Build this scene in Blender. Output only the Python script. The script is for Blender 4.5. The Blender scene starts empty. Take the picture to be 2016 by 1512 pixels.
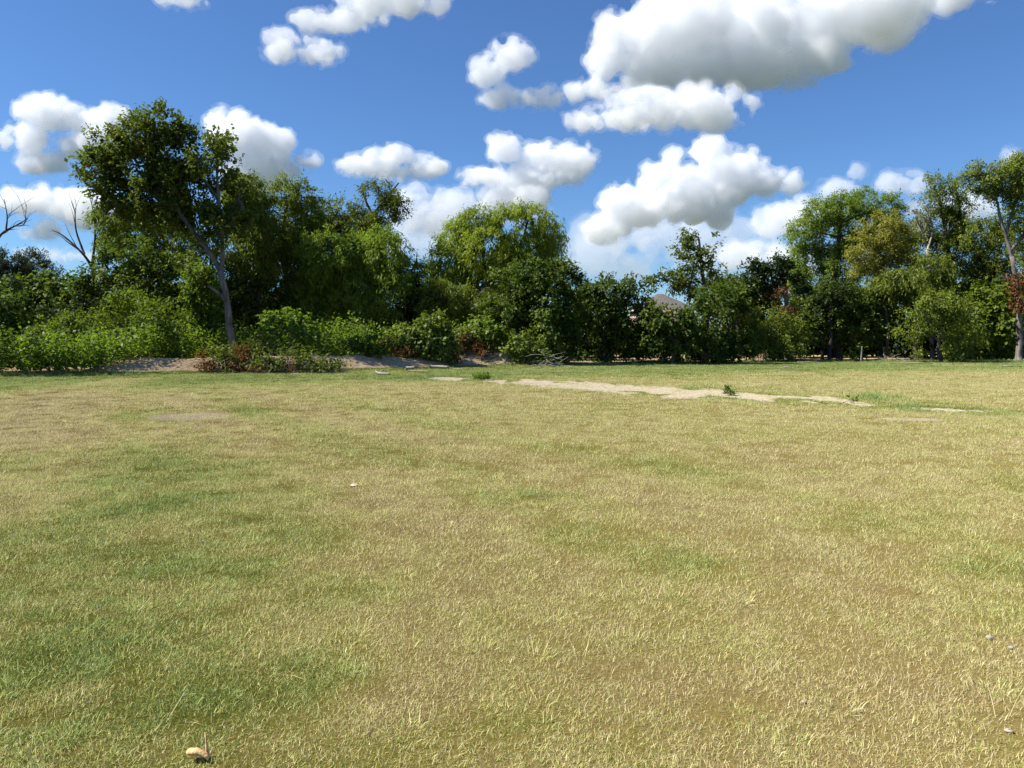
import bpy, math, random
import numpy as np
from mathutils import Vector

R = math.radians
sc = bpy.context.scene
COL = sc.collection

# ------------------------------------------------------------------ camera
CAM_H = 1.6
F = 1512.0                      # focal length in photo pixels (2016 wide)
PITCH = math.atan((756 - 662) / F)
cam_d = bpy.data.cameras.new('camera')
cam_d.sensor_width = 36.0
cam_d.lens = 36.0 * F / 2016.0
cam_d.clip_start = 0.05
cam_d.clip_end = 40000
cam = bpy.data.objects.new('camera', cam_d)
COL.objects.link(cam)
cam.location = (0, 0, CAM_H)
cam.rotation_euler = (R(90) - PITCH, 0, 0)
sc.camera = cam

# ------------------------------------------------------------------ sun, sky, exposure
SUN_EL, SUN_AZ = 50.0, -95.0     # azimuth from +Y, clockwise positive: the sun is to the left
sdir = Vector((math.cos(R(SUN_EL)) * math.sin(R(SUN_AZ)), math.cos(R(SUN_EL)) * math.cos(R(SUN_AZ)), math.sin(R(SUN_EL))))
sl = bpy.data.lights.new('sun', 'SUN')
sl.energy = 5.0
sl.angle = R(0.53)
sl.color = (1.0, 0.95, 0.86)
so = bpy.data.objects.new('sun', sl)
COL.objects.link(so)
so.location = (0, 0, 30)
so.rotation_euler = (-sdir).to_track_quat('-Z', 'Y').to_euler()

sc.view_settings.view_transform = 'Standard'
sc.view_settings.look = 'None'
sc.view_settings.exposure = 0.93
sc.view_settings.gamma = 1.0
sc.view_settings.use_curve_mapping = False
sc.cycles.use_denoising = True
sc.cycles.denoising_prefilter = 'NONE'
sc.cycles.max_bounces = 24
sc.cycles.volume_bounces = 24
sc.cycles.diffuse_bounces = 2
sc.cycles.glossy_bounces = 2
sc.cycles.transmission_bounces = 4
sc.cycles.transparent_max_bounces = 24
sc.cycles.caustics_reflective = False
sc.cycles.caustics_refractive = False


def px_dir(px, py):
    """direction of a photo pixel in world space"""
    x = (px - 1008) / F
    u = (756 - py) / F
    cp, sp = math.cos(PITCH), math.sin(PITCH)
    return Vector((x, cp + u * sp, -sp + u * cp))


def at(px, py, Y):
    d = px_dir(px, py)
    t = Y / d.y
    return Vector((d.x * t, Y, CAM_H + d.z * t))


def ground_pt(px, py):
    d = px_dir(px, py)
    t = CAM_H / -d.z
    return (d.x * t, d.y * t)


# node helper
class NT:
    def __init__(s, tree):
        s.t = tree
        s.n = tree.nodes
        s.l = tree.links

    def new(s, typ, **kw):
        nd = s.n.new(typ)
        for k, v in kw.items():
            setattr(nd, k, v)
        return nd

    def put(s, sock, v):
        if isinstance(v, bpy.types.NodeSocket):
            s.l.new(v, sock)
        elif v is not None:
            if sock.type == 'RGBA' and len(v) == 3:
                v = (*v, 1)
            sock.default_value = v

    def math(s, op, a, b=None, c=None, clamp=False):
        nd = s.n.new('ShaderNodeMath')
        nd.operation = op
        nd.use_clamp = clamp
        for i, v in enumerate((a, b, c)):
            if v is not None:
                s.put(nd.inputs[i], v)
        return nd.outputs[0]

    def vmath(s, op, a, b=None, c=None, out=0):
        nd = s.n.new('ShaderNodeVectorMath')
        nd.operation = op
        for i, v in enumerate((a, b, c)):
            if v is not None:
                s.put(nd.inputs[i], v)
        return nd.outputs[out]

    def noise(s, vec, scale, detail=3, rough=.55, dist=0., dims='3D'):
        nd = s.n.new('ShaderNodeTexNoise')
        nd.noise_dimensions = dims
        if vec is not None:
            s.put(nd.inputs['Vector'], vec)
        nd.inputs['Scale'].default_value = scale
        nd.inputs['Detail'].default_value = detail
        nd.inputs['Roughness'].default_value = rough
        nd.inputs['Distortion'].default_value = dist
        return nd

    def ramp(s, fac, stops, interp='LINEAR'):
        nd = s.n.new('ShaderNodeValToRGB')
        cr = nd.color_ramp
        cr.interpolation = interp
        while len(cr.elements) < len(stops):
            cr.elements.new(.5)
        for e, (p, c) in zip(cr.elements, stops):
            e.position = p
            e.color = (*c, 1) if len(c) == 3 else c
        s.put(nd.inputs[0], fac)
        return nd.outputs[0]

    def mix(s, fac, a, b, blend='MIX'):
        nd = s.n.new('ShaderNodeMix')
        nd.data_type = 'RGBA'
        nd.blend_type = blend
        s.put(nd.inputs[0], fac)
        s.put(nd.inputs[6], a)
        s.put(nd.inputs[7], b)
        return nd.outputs[2]

    def smooth(s, v, lo, hi, a=0., b=1.):
        nd = s.n.new('ShaderNodeMapRange')
        nd.interpolation_type = 'SMOOTHSTEP'
        s.put(nd.inputs[0], v)
        for i, q in zip((1, 2, 3, 4), (lo, hi, a, b)):
            s.put(nd.inputs[i], q)
        return nd.outputs[0]


def build_world():
    w = bpy.data.worlds.new('World')
    sc.world = w
    w.use_nodes = True
    t = NT(w.node_tree)
    t.n.clear()
    out = t.new('ShaderNodeOutputWorld')
    bg = t.new('ShaderNodeBackground')
    bg.inputs['Strength'].default_value = 0.056
    sky = t.new('ShaderNodeTexSky')
    sky.sky_type = 'NISHITA'
    sky.sun_disc = False
    sky.sun_elevation = R(SUN_EL)
    sky.sun_rotation = R(SUN_AZ)
    sky.air_density = 1.0
    sky.dust_density = 0.1
    sky.ozone_density = 2.2
    t.put(bg.inputs[0], t.mix(1.0, sky.outputs[0], (.62, .91, 1.28), 'MULTIPLY'))
    t.l.new(bg.outputs[0], out.inputs[0])


build_world()

# ------------------------------------------------------------------ numpy noise
_rng0 = np.random.default_rng(7)
_T = _rng0.random((256, 256)).astype(np.float32)
_T3 = _rng0.random((32, 32, 32)).astype(np.float32)


def vnoise(x, y):
    x = np.asarray(x, float); y = np.asarray(y, float)
    xi = np.floor(x).astype(int); yi = np.floor(y).astype(int)
    fx = x - xi; fy = y - yi
    fx = fx * fx * (3 - 2 * fx); fy = fy * fy * (3 - 2 * fy)
    a = _T[xi & 255, yi & 255]; b = _T[(xi + 1) & 255, yi & 255]
    c = _T[xi & 255, (yi + 1) & 255]; d = _T[(xi + 1) & 255, (yi + 1) & 255]
    return (a * (1 - fx) + b * fx) * (1 - fy) + (c * (1 - fx) + d * fx) * fy


def fbm(x, y, o=4):
    s = 0; a = .5; n = 0
    for k in range(o):
        s = s + a * vnoise(x * 2 ** k + 17.3 * k, y * 2 ** k + 9.1 * k)
        n += a; a *= .5
    return s / n


def vnoise3(p):
    i = np.floor(p).astype(int); f = p - i
    f = f * f * (3 - 2 * f)
    r = 0
    for dx in (0, 1):
        for dy in (0, 1):
            for dz in (0, 1):
                w = (f[:, 0] if dx else 1 - f[:, 0]) * (f[:, 1] if dy else 1 - f[:, 1]) * (f[:, 2] if dz else 1 - f[:, 2])
                r = r + w * _T3[(i[:, 0] + dx) & 31, (i[:, 1] + dy) & 31, (i[:, 2] + dz) & 31]
    return r


def sstep(v, a, b):
    t = np.clip((v - a) / (b - a), 0, 1)
    return t * t * (3 - 2 * t)


def seg_d(x, y, pts):
    """distance to a polyline, and the parameter 0..1 along it"""
    best = np.full(np.shape(x), 1e9)
    for (ax, ay), (bx, by) in zip(pts[:-1], pts[1:]):
        dx, dy = bx - ax, by - ay
        t = np.clip(((x - ax) * dx + (y - ay) * dy) / (dx * dx + dy * dy), 0, 1)
        best = np.minimum(best, np.hypot(x - ax - t * dx, y - ay - t * dy))
    return best


# ------------------------------------------------------------------ the lie of the land
BERM = [ground_pt(*p) for p in ((215, 736), (420, 731), (640, 729), (760, 726), (900, 722), (1040, 717))]
BERM = [(x, y + 1.5) for x, y in BERM]
MOUNDS = [(ground_pt(1515, 710), 1.7, 1.2, .55), (ground_pt(1345, 714), 2.6, 1.2, .35), (ground_pt(1000, 719), 2.4, 1.5, .35)]
SOIL_ROWS = [(820, 745, 746), (860, 744, 748), (950, 745, 754), (1050, 747, 762), (1150, 752, 767), (1250, 761, 778), (1330, 764, 784), (1400, 767, 784), (1480, 775, 788), (1580, 780, 792), (1660, 785, 797), (1740, 795, 799), (1760, 797, 798)]
SOIL_EDGES = [(np.array([ground_pt(p, b) for p, a, b in SOIL_ROWS])), np.array([ground_pt(p, a) for p, a, b in SOIL_ROWS])]
SOIL_LINE = [tuple(q) for q in (SOIL_EDGES[0] + SOIL_EDGES[1]) / 2]
SOIL_LINE2 = [ground_pt(*p) for p in ((1830, 806), (1900, 810), (2050, 815))]


def height(x, y):
    x = np.asarray(x, float); y = np.asarray(y, float)
    h = .10 * (fbm(x * .08, y * .08, 3) - .5) * sstep(np.hypot(x, y), 3, 15) + .03 * (fbm(x * .7 + 4, y * .7, 3) - .5)
    d = seg_d(x, y, BERM)
    rough = .75 + .5 * fbm(x * .8, y * .8, 3)
    h = h + .62 * np.exp(-(d / 1.35) ** 2) * rough
    for (cx, cy), rx, ry, hh in MOUNDS:
        h = h + hh * rough * np.exp(-((x - cx) / rx) ** 2 - ((y - cy - 1.0) / ry) ** 2)
    return h


def soil(x, y):
    """bare soil 0..1, soft; the noise of the edge is added by those who use it"""
    x = np.asarray(x, float); y = np.asarray(y, float)
    ang = x / np.maximum(y, .5)
    near, far = SOIL_EDGES
    y0 = np.interp(ang, near[:, 0] / near[:, 1], near[:, 1]); y1 = np.interp(ang, far[:, 0] / far[:, 1], far[:, 1])
    hw = (y1 - y0) / 2 + .25
    s = 1 - sstep(np.abs(y - (y0 + y1) / 2) / hw, .0, 2.0)
    s = s * sstep(ang, near[0, 0] / near[0, 1], near[1, 0] / near[1, 1] + .01) * (1 - sstep(ang, near[-2, 0] / near[-2, 1] - .02, near[-1, 0] / near[-1, 1]))
    d2 = seg_d(x, y, SOIL_LINE2)
    s = np.maximum(s, .62 * (1 - sstep(d2, .1, .9)) * (1 - sstep(x / np.maximum(y, 1), .60, .66)))
    n = .6 * (fbm(x * .8 + 7, y * .38 + 2, 4) - .5) + .6 * (fbm(x * 2.2, y * 1.0 + 5, 3) - .5)
    return s * sstep(1.0 * s + 6.0 * n, .08, .52)


def ell(x, y, px, py, rx, ry, k=.5):
    gx, gy = ground_pt(px, py)
    return 1 - sstep(np.hypot((x - gx) / rx, (y - gy) / ry), k, 1.3)


def thatch(x, y):
    """grey dead thatch patches and pale worn spots"""
    s = ell(x, y, 376, 821, .95, .80)
    s = np.maximum(s, ell(x, y, 1795, 828, .75, .40))
    s = np.maximum(s, .55 * ell(x, y, 2010, 1265, .30, .16))
    s = np.maximum(s, .55 * ell(x, y, 2010, 1460, .18, .12))
    s = np.maximum(s, .45 * ell(x, y, 1070, 975, .35, .35))
    s = np.maximum(s, .45 * ell(x, y, 1340, 995, .4, .3))
    s = np.maximum(s, .5 * ell(x, y, 850, 982, .5, .15))
    return s


def brown(x, y):
    """raw berm earth with litter"""
    d = seg_d(x, y, BERM)
    s = 1 - sstep(d, 1.5, 2.3)
    for (cx, cy), rx, ry, hh in MOUNDS:
        s = np.maximum(s, 1 - sstep(np.hypot((x - cx) / rx, (y - cy - 1) / ry), .8, 1.5))
    # bare floor under the trees
    edge = np.interp(x, [-40, -19, -16.5, -13.5, -8.5, -4, 0, 3, 12, 20, 32, 45], [29.5, 31.8, 33.2, 36.5, 38.8, 41, 43.8, 45, 47.5, 50, 48.5, 46])
    s = np.maximum(s, sstep(y - edge, 0, 1.2) * (1 - sstep(y, 62, 68)))
    return s


def green(x, y):
    """how green the sward is, 0 straw .. 1 green"""
    x = np.asarray(x, float); y = np.asarray(y, float)
    n = fbm(x * .55 + 20, y * .55, 4)
    n2 = fbm(x * 2.1 + 5, y * 2.1 + 8, 3)
    n3 = fbm(x * .16 + 2, y * .10, 2)
    g = .48 + .48 * (n - .5) + .50 * (n2 - .5) + .25 * (n3 - .5)
    near = 1 - sstep(y, 7, 15)
    g = g + near * (.24 * (1 - sstep(x / np.maximum(y, 1), -.42, -.10)) - .10 * sstep(x / np.maximum(y, 1), .0, .3))
    mid = sstep(y, 9, 14) * (1 - sstep(y, 24, 31))
    g = g * (1 - .7 * mid) + .7 * mid * .40
    # greener along the trees and the edge of the soil line
    edge = np.interp(x, [-40, -19, -16.5, -13.5, -8.5, -4, 0, 3, 12, 20, 32, 45], [29.5, 31.8, 33.2, 36.5, 38.8, 41, 43.8, 45, 47.5, 50, 48.5, 46])
    g = g + .50 * sstep(y - edge, -18, -9)
    g = np.where(y > 70, .9, g)
    g = np.where((y < -12) | (np.abs(x) > 75), .9, g)
    d = seg_d(x, y, SOIL_LINE)
    g = g + .28 * (1 - sstep(d, .9, 2.6))
    g = g + .3 * (1 - sstep(seg_d(x, y, SOIL_LINE2), .4, 1.3))
    gx, gy = ground_pt(376, 815)
    r = np.hypot((x - gx) / 1.25, (y - gy) / 1.3)
    g = g + .3 * np.exp(-((r - 1.0) / .28) ** 2)
    # a worn track curves away on the left
    tr = [ground_pt(*p) for p in ((-60, 1010), (60, 880), (130, 800), (170, 765), (260, 745), (380, 738))]
    d = seg_d(x, y, tr)
    g = g - .34 * (1 - sstep(d, .4, 1.3)) * (.4 + fbm(x * .5, y * .5, 2))
    tr2 = [ground_pt(*p) for p in ((-60, 860), (20, 800), (90, 762), (200, 745))]
    g = g - .18 * (1 - sstep(seg_d(x, y, tr2), .4, 1.2))
    # mower bands sweeping round from the left
    for off, k in ((0., -.20), (1.3, .14), (2.7, -.15), (4.0, .12)):
        bnd = [ground_pt(*p) for p in ((330, 775), (420, 830), (560, 890), (720, 950), (900, 1040), (1040, 1150))]
        d = seg_d(x, y, [(a + off * .75, b + off * .35) for a, b in bnd])
        g = g + k * (1 - sstep(d, .12, .75)) * (.35 + 1.1 * fbm(x * .7, y * .7 + off, 2))
    # dry patches near the camera
    for (px, py, rx, ry) in ((820, 1040, .9, .5), (1500, 1090, .7, .45), (1750, 1150, .8, .4), (1300, 1350, .6, .3), (640, 1000, .8, .5), (1850, 1360, .5, .3), (420, 940, 1.2, .8)):
        g = g - .15 * ell(x, y, px, py, rx, ry, .2)
    for (px, py, rx, ry) in ((150, 1300, .5, .5), (330, 1400, .35, .25), (1930, 1120, .6, .4), (1000, 1450, .3, .2), (1480, 1430, .35, .2), (60, 1080, .8, .5), (700, 1330, .3, .2)):
        g = g + .20 * ell(x, y, px, py, rx, ry, .2)
    g = np.where(g < .34, .34 + (g - .34) * .45, g)
    return np.clip(g, 0, 1)


# ------------------------------------------------------------------ materials
def new_mat(name):
    m = bpy.data.materials.new(name)
    m.use_nodes = True
    t = NT(m.node_tree)
    t.n.clear()
    out = t.new('ShaderNodeOutputMaterial')
    return m, t, out


def leaf_mat(name, dark, mid, lite, trans=.35, gloss=.05, rough=.45):
    gloss, rough, trans = gloss * .3, .55, trans + .06
    m, t, out = new_mat(name)
    a = t.new('ShaderNodeAttribute', attribute_name='tint')
    geo = t.new('ShaderNodeNewGeometry')
    n = t.noise(geo.outputs['Position'], .55, 2)
    f = t.math('ADD', t.math('MULTIPLY', a.outputs['Fac'], .75), t.math('MULTIPLY_ADD', n.outputs[0], .9, -.33), clamp=True)
    col = t.ramp(f, [(.0, dark), (.5, mid), (1, lite)])
    df = t.new('ShaderNodeBsdfDiffuse')
    t.put(df.inputs[0], col)
    tr = t.new('ShaderNodeBsdfTranslucent')
    t.put(tr.inputs[0], t.mix(1, col, (1.15, 1.25, .55), 'MULTIPLY'))
    mx = t.new('ShaderNodeMixShader')
    mx.inputs[0].default_value = trans
    t.l.new(df.outputs[0], mx.inputs[1]); t.l.new(tr.outputs[0], mx.inputs[2])
    gl = t.new('ShaderNodeBsdfGlossy')
    gl.inputs['Roughness'].default_value = rough
    m2 = t.new('ShaderNodeMixShader')
    m2.inputs[0].default_value = gloss
    t.l.new(mx.outputs[0], m2.inputs[1]); t.l.new(gl.outputs[0], m2.inputs[2])
    t.l.new(m2.outputs[0], out.inputs[0])
    return m


def bark_mat(name, c1, c2, scale=1.):
    m, t, out = new_mat(name)
    geo = t.new('ShaderNodeNewGeometry')
    p = t.vmath('MULTIPLY', geo.outputs['Position'], (9 * scale, 9 * scale, 1.6 * scale))
    n = t.noise(p, 1., 5, .65)
    n2 = t.noise(geo.outputs['Position'], 1.7, 2)
    f = t.math('ADD', t.math('MULTIPLY', n.outputs[0], .8), t.math('MULTIPLY_ADD', n2.outputs[0], .6, -.2))
    col = t.ramp(f, [(.3, c1), (.7, c2)])
    b = t.new('ShaderNodeBsdfPrincipled')
    b.inputs['Roughness'].default_value = .95
    b.inputs['Specular IOR Level'].default_value = .15
    t.put(b.inputs['Base Color'], col)
    bp = t.new('ShaderNodeBump')
    bp.inputs['Strength'].default_value = .8
    bp.inputs['Distance'].default_value = .04
    t.put(bp.inputs['Height'], n.outputs[0])
    t.l.new(bp.outputs[0], b.inputs['Normal'])
    t.l.new(b.outputs[0], out.inputs[0])
    return m


def plain_mat(name, c1, c2, scale=6, rough=.9, bump=.3):
    m, t, out = new_mat(name)
    geo = t.new('ShaderNodeTexCoord')
    n = t.noise(geo.outputs['Object'], scale, 5, .6)
    b = t.new('ShaderNodeBsdfPrincipled')
    b.inputs['Roughness'].default_value = rough
    b.inputs['Specular IOR Level'].default_value = .2
    t.put(b.inputs['Base Color'], t.ramp(n.outputs[0], [(.3, c1), (.7, c2)]))
    bp = t.new('ShaderNodeBump')
    bp.inputs['Strength'].default_value = bump
    bp.inputs['Distance'].default_value = .02
    t.put(bp.inputs['Height'], n.outputs[0])
    t.l.new(bp.outputs[0], b.inputs['Normal'])
    t.l.new(b.outputs[0], out.inputs[0])
    return m


GRASS_STOPS = [(0.00, (.60, .490, .265)), (.18, (.70, .600, .315)), (.36, (.73, .655, .275)), (.52, (.60, .590, .185)),
               (.70, (.400, .460, .115)), (.88, (.285, .380, .090)), (1, (.205, .295, .070))]


def grass_mat():
    m, t, out = new_mat('grass_blades')
    a = t.new('ShaderNodeAttribute', attribute_name='tint')
    g = t.new('ShaderNodeAttribute', attribute_name='g', attribute_type='INSTANCER')
    oi = t.new('ShaderNodeObjectInfo')
    f = t.math('ADD', g.outputs['Fac'], t.math('MULTIPLY_ADD', a.outputs['Fac'], .90, -.45))
    f = t.math('ADD', f, t.math('MULTIPLY_ADD', oi.outputs['Random'], .22, -.11), clamp=True)
    col = t.ramp(f, GRASS_STOPS)
    df = t.new('ShaderNodeBsdfDiffuse')
    t.put(df.inputs[0], col)
    tr = t.new('ShaderNodeBsdfTranslucent')
    t.put(tr.inputs[0], col)
    mx = t.new('ShaderNodeMixShader')
    mx.inputs[0].default_value = .36
    t.l.new(df.outputs[0], mx.inputs[1]); t.l.new(tr.outputs[0], mx.inputs[2])
    gl = t.new('ShaderNodeBsdfGlossy')
    gl.inputs['Roughness'].default_value = .5
    m2 = t.new('ShaderNodeMixShader')
    m2.inputs[0].default_value = .04
    t.l.new(mx.outputs[0], m2.inputs[1]); t.l.new(gl.outputs[0], m2.inputs[2])
    t.l.new(m2.outputs[0], out.inputs[0])
    return m


def ground_mat():
    m, t, out = new_mat('field_ground')
    geo = t.new('ShaderNodeNewGeometry')
    P = geo.outputs['Position']
    at_ = lambda n: t.new('ShaderNodeAttribute', attribute_name=n).outputs['Fac']
    g, s, th, br = at_('g'), at_('soil'), at_('thatch'), at_('brown')
    fine = t.noise(P, 55, 3, .7)
    med = t.noise(P, 7, 4, .65)
    f = t.math('ADD', g, t.math('MULTIPLY_ADD', fine.outputs[0], .9, -.45))
    f = t.math('ADD', f, t.math('MULTIPLY_ADD', med.outputs[0], .5, -.29), clamp=True)
    col = t.ramp(f, GRASS_STOPS)
    col = t.mix(1, col, (.22, .19, .14), 'MULTIPLY')  # brown soil under the blades, with the shade between them put into the colour
    # grey dead thatch
    e = t.math('ADD', th, t.math('MULTIPLY_ADD', med.outputs[0], .9, -.45))
    k = t.smooth(e, .35, .7)
    tcol = t.ramp(fine.outputs[0], [(.3, (.17, .13, .085)), (.7, (.40, .33, .235))])
    col = t.mix(k, col, tcol)
    # pale bare soil, broken edge
    big = t.noise(t.vmath('MULTIPLY', P, (1., .5, 1.)), 1.5, 6, .66)
    e = t.math('ADD', s, t.math('MULTIPLY_ADD', med.outputs[0], 1.7, -.88))
    k = t.smooth(e, .22, .62)
    scol = t.ramp(med.outputs[0], [(.28, (.20, .155, .095)), (.45, (.38, .315, .215)), (.75, (.54, .475, .355))])
    col = t.mix(k, col, scol)
    # brown earth and leaf litter of the berm
    e = t.math('ADD', br, t.math('MULTIPLY_ADD', big.outputs[0], .8, -.40))
    k = t.smooth(e, .35, .75)
    bcol = t.ramp(med.outputs[0], [(.25, (.19, .125, .075)), (.45, (.36, .25, .155)), (.6, (.46, .36, .235)), (.8, (.54, .45, .32))])
    col = t.mix(k, col, bcol)
    b = t.new('ShaderNodeBsdfDiffuse')
    b.inputs['Roughness'].default_value = 1
    t.put(b.inputs[0], col)
    bp = t.new('ShaderNodeBump')
    bp.inputs['Strength'].default_value = .9
    bp.inputs['Distance'].default_value = .03
    t.put(bp.inputs['Height'], t.math('ADD', med.outputs[0], t.math('MULTIPLY', fine.outputs[0], .4)))
    t.l.new(bp.outputs[0], b.inputs['Normal'])
    t.l.new(b.outputs[0], out.inputs[0])
    return m


# ------------------------------------------------------------------ object helpers
def tag(o, label=None, cat=None, group=None, kind=None):
    for k, v in (('label', label), ('category', cat), ('group', group), ('kind', kind)):
        if v:
            o[k] = v
    return o


def mesh_obj(name, V, Fa, mat, parent=None, nv=None, smooth=False, attrs=None, dom='FACE', loc=None):
    """V (N,3); Fa (M,k) array with equal face size or list of such arrays"""
    V = np.asarray(V, np.float32)
    if loc is not None:
        V = V - np.asarray(loc, np.float32)
    groups = Fa if isinstance(Fa, list) else [Fa]
    groups = [np.asarray(a, np.int32) for a in groups if len(a)]
    me = bpy.data.meshes.new(name)
    me.vertices.add(len(V))
    me.vertices.foreach_set('co', V.ravel())
    loops = np.concatenate([a.ravel() for a in groups])
    tot = np.concatenate([np.full(len(a), a.shape[1], np.int32) for a in groups])
    start = np.concatenate([[0], np.cumsum(tot)[:-1]]).astype(np.int32)
    me.loops.add(len(loops))
    me.loops.foreach_set('vertex_index', loops)
    me.polygons.add(len(tot))
    me.polygons.foreach_set('loop_start', start)
    me.polygons.foreach_set('loop_total', tot)
    if smooth:
        me.polygons.foreach_set('use_smooth', np.ones(len(tot), bool))
    me.update(calc_edges=True)
    for k, v in (attrs or {}).items():
        a = me.attributes.new(k, 'FLOAT', dom)
        a.data.foreach_set('value', np.asarray(v, np.float32))
    if mat:
        me.materials.append(mat)
    o = bpy.data.objects.new(name, me)
    COL.objects.link(o)
    if loc is not None:
        o.location = loc
    if parent is not None:
        o.parent = parent
        if loc is None:
            o.matrix_parent_inverse.identity()
    return o


def empty(name, loc):
    o = bpy.data.objects.new(name, None)
    o.empty_display_size = .3
    COL.objects.link(o)
    o.location = loc
    return o


class Tubes:
    """tapered tubes collected into one mesh"""
    def __init__(s):
        s.V = []; s.F = []; s.n = 0

    def add(s, pts, rads, sides=6, rough=.0, rng=None, cap=True):
        pts = np.asarray(pts, float); rads = np.asarray(rads, float)
        n = len(pts)
        tan = np.gradient(pts, axis=0)
        tan /= np.linalg.norm(tan, axis=1)[:, None] + 1e-9
        ref = np.array([0, 1, 0.]) if abs(tan[0][2]) > .7 else np.array([0, 0, 1.])
        u = np.cross(tan, ref); u /= np.linalg.norm(u, axis=1)[:, None] + 1e-9
        v = np.cross(tan, u)
        ang = np.arange(sides) * 2 * np.pi / sides
        rr = np.repeat(rads[:, None], sides, 1)
        if rough and rng is not None:
            rr = rr * (1 + rough * (rng.random((n, sides)) - .5) + rough * .8 * (rng.random((1, sides)) - .5))
        ring = pts[:, None, :] + rr[..., None] * (np.cos(ang)[None, :, None] * u[:, None, :] + np.sin(ang)[None, :, None] * v[:, None, :])
        s.V.append(ring.reshape(-1, 3))
        i = np.arange(n - 1)[:, None] * sides
        j = np.arange(sides)[None, :]
        j2 = (j + 1) % sides
        f = np.stack([i + j, i + j2, i + sides + j2, i + sides + j], -1).reshape(-1, 4) + s.n
        s.F.append(f)
        if cap:
            for r0 in (0, (n - 1) * sides):
                c = r0 + np.arange(sides) + s.n
                for k in range(1, sides - 1, 2):
                    s.F.append(np.array([[c[0], c[k], c[k + 1], c[min(k + 2, sides - 1)]]]) if k + 2 < sides else np.array([[c[0], c[k], c[k + 1], c[0]]])[:, :0])
        s.n += n * sides

    def obj(s, name, mat, parent=None, loc=None):
        Fq = [f for f in s.F if f.size]
        return mesh_obj(name, np.concatenate(s.V), np.concatenate(Fq), mat, parent, smooth=True, loc=loc)


def curve_pts(ctrl, n=12):
    """Catmull-Rom through control points"""
    c = np.asarray(ctrl, float)
    if len(c) == 2:
        t = np.linspace(0, 1, n)[:, None]
        return c[0] * (1 - t) + c[1] * t
    c = np.vstack([2 * c[0] - c[1], c, 2 * c[-1] - c[-2]])
    out = []
    m = len(c) - 3
    per = max(3, n // m)
    for i in range(m):
        p0, p1, p2, p3 = c[i:i + 4]
        ts = np.linspace(0, 1, per, endpoint=(i == m - 1))[:, None]
        out.append(.5 * ((2 * p1) + (-p0 + p2) * ts + (2 * p0 - 5 * p1 + 4 * p2 - p3) * ts ** 2 + (-p0 + 3 * p1 - 3 * p2 + p3) * ts ** 3))
    return np.vstack(out)


def unit(a):
    return a / (np.linalg.norm(a, axis=-1, keepdims=True) + 1e-9)


def leaf_quads(P, out, rng, L, W, droop, up=.9):
    """P leaf bases, out = outward directions"""
    n = len(P)
    a = unit(out * .6 + rng.normal(0, .55, (n, 3)) + np.array([0, 0, -droop]))
    nrm = unit(rng.normal(0, .55, (n, 3)) + np.array([0, 0, up]) + out * .45)
    sd = unit(np.cross(a, nrm))
    nn = np.cross(sd, a)
    sc_ = rng.uniform(.65, 1.3, (n, 1))
    l = L * sc_; w = W * sc_ * rng.uniform(.8, 1.2, (n, 1))
    mid = P + a * l * .45
    V = np.stack([P, mid + sd * w * .5 + nn * w * .12, P + a * l - nn * l * .12, mid - sd * w * .5 + nn * w * .12], 1)
    return V.reshape(-1, 3)


SPECIES = {
    #          L    W    droop  cluster radius, leaves/cluster, leaves per m2, sprays
    'elm':    dict(L=.20, W=.115, droop=.15, cr=.36, k=26, dens=430, gap=.40, up=.9),
    'dark':   dict(L=.20, W=.115, droop=.25, cr=.42, k=30, dens=360, gap=.28, up=1.),
    'willow': dict(L=.25, W=.060, droop=.75, cr=.42, k=40, dens=560, gap=.32, up=.5),
    'fine':   dict(L=.17, W=.070, droop=.35, cr=.40, k=36, dens=560, gap=.32, up=.8),
    'broad':  dict(L=.26, W=.19, droop=.45, cr=.45, k=20, dens=260, gap=.28, up=1.2),
    'vine':   dict(L=.17, W=.14, droop=.5, cr=.32, k=26, dens=430, gap=.2, up=1.),
    'sparse': dict(L=.18, W=.085, droop=.2, cr=.34, k=24, dens=260, gap=.5, up=.8),
    'clump':  dict(L=.10, W=.045, droop=-.3, cr=.10, k=14, dens=2600, gap=-1, up=.6),
    'juniper': dict(L=.26, W=.10, droop=-.2, cr=.5, k=24, dens=300, gap=.25, up=.6),
}

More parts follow.
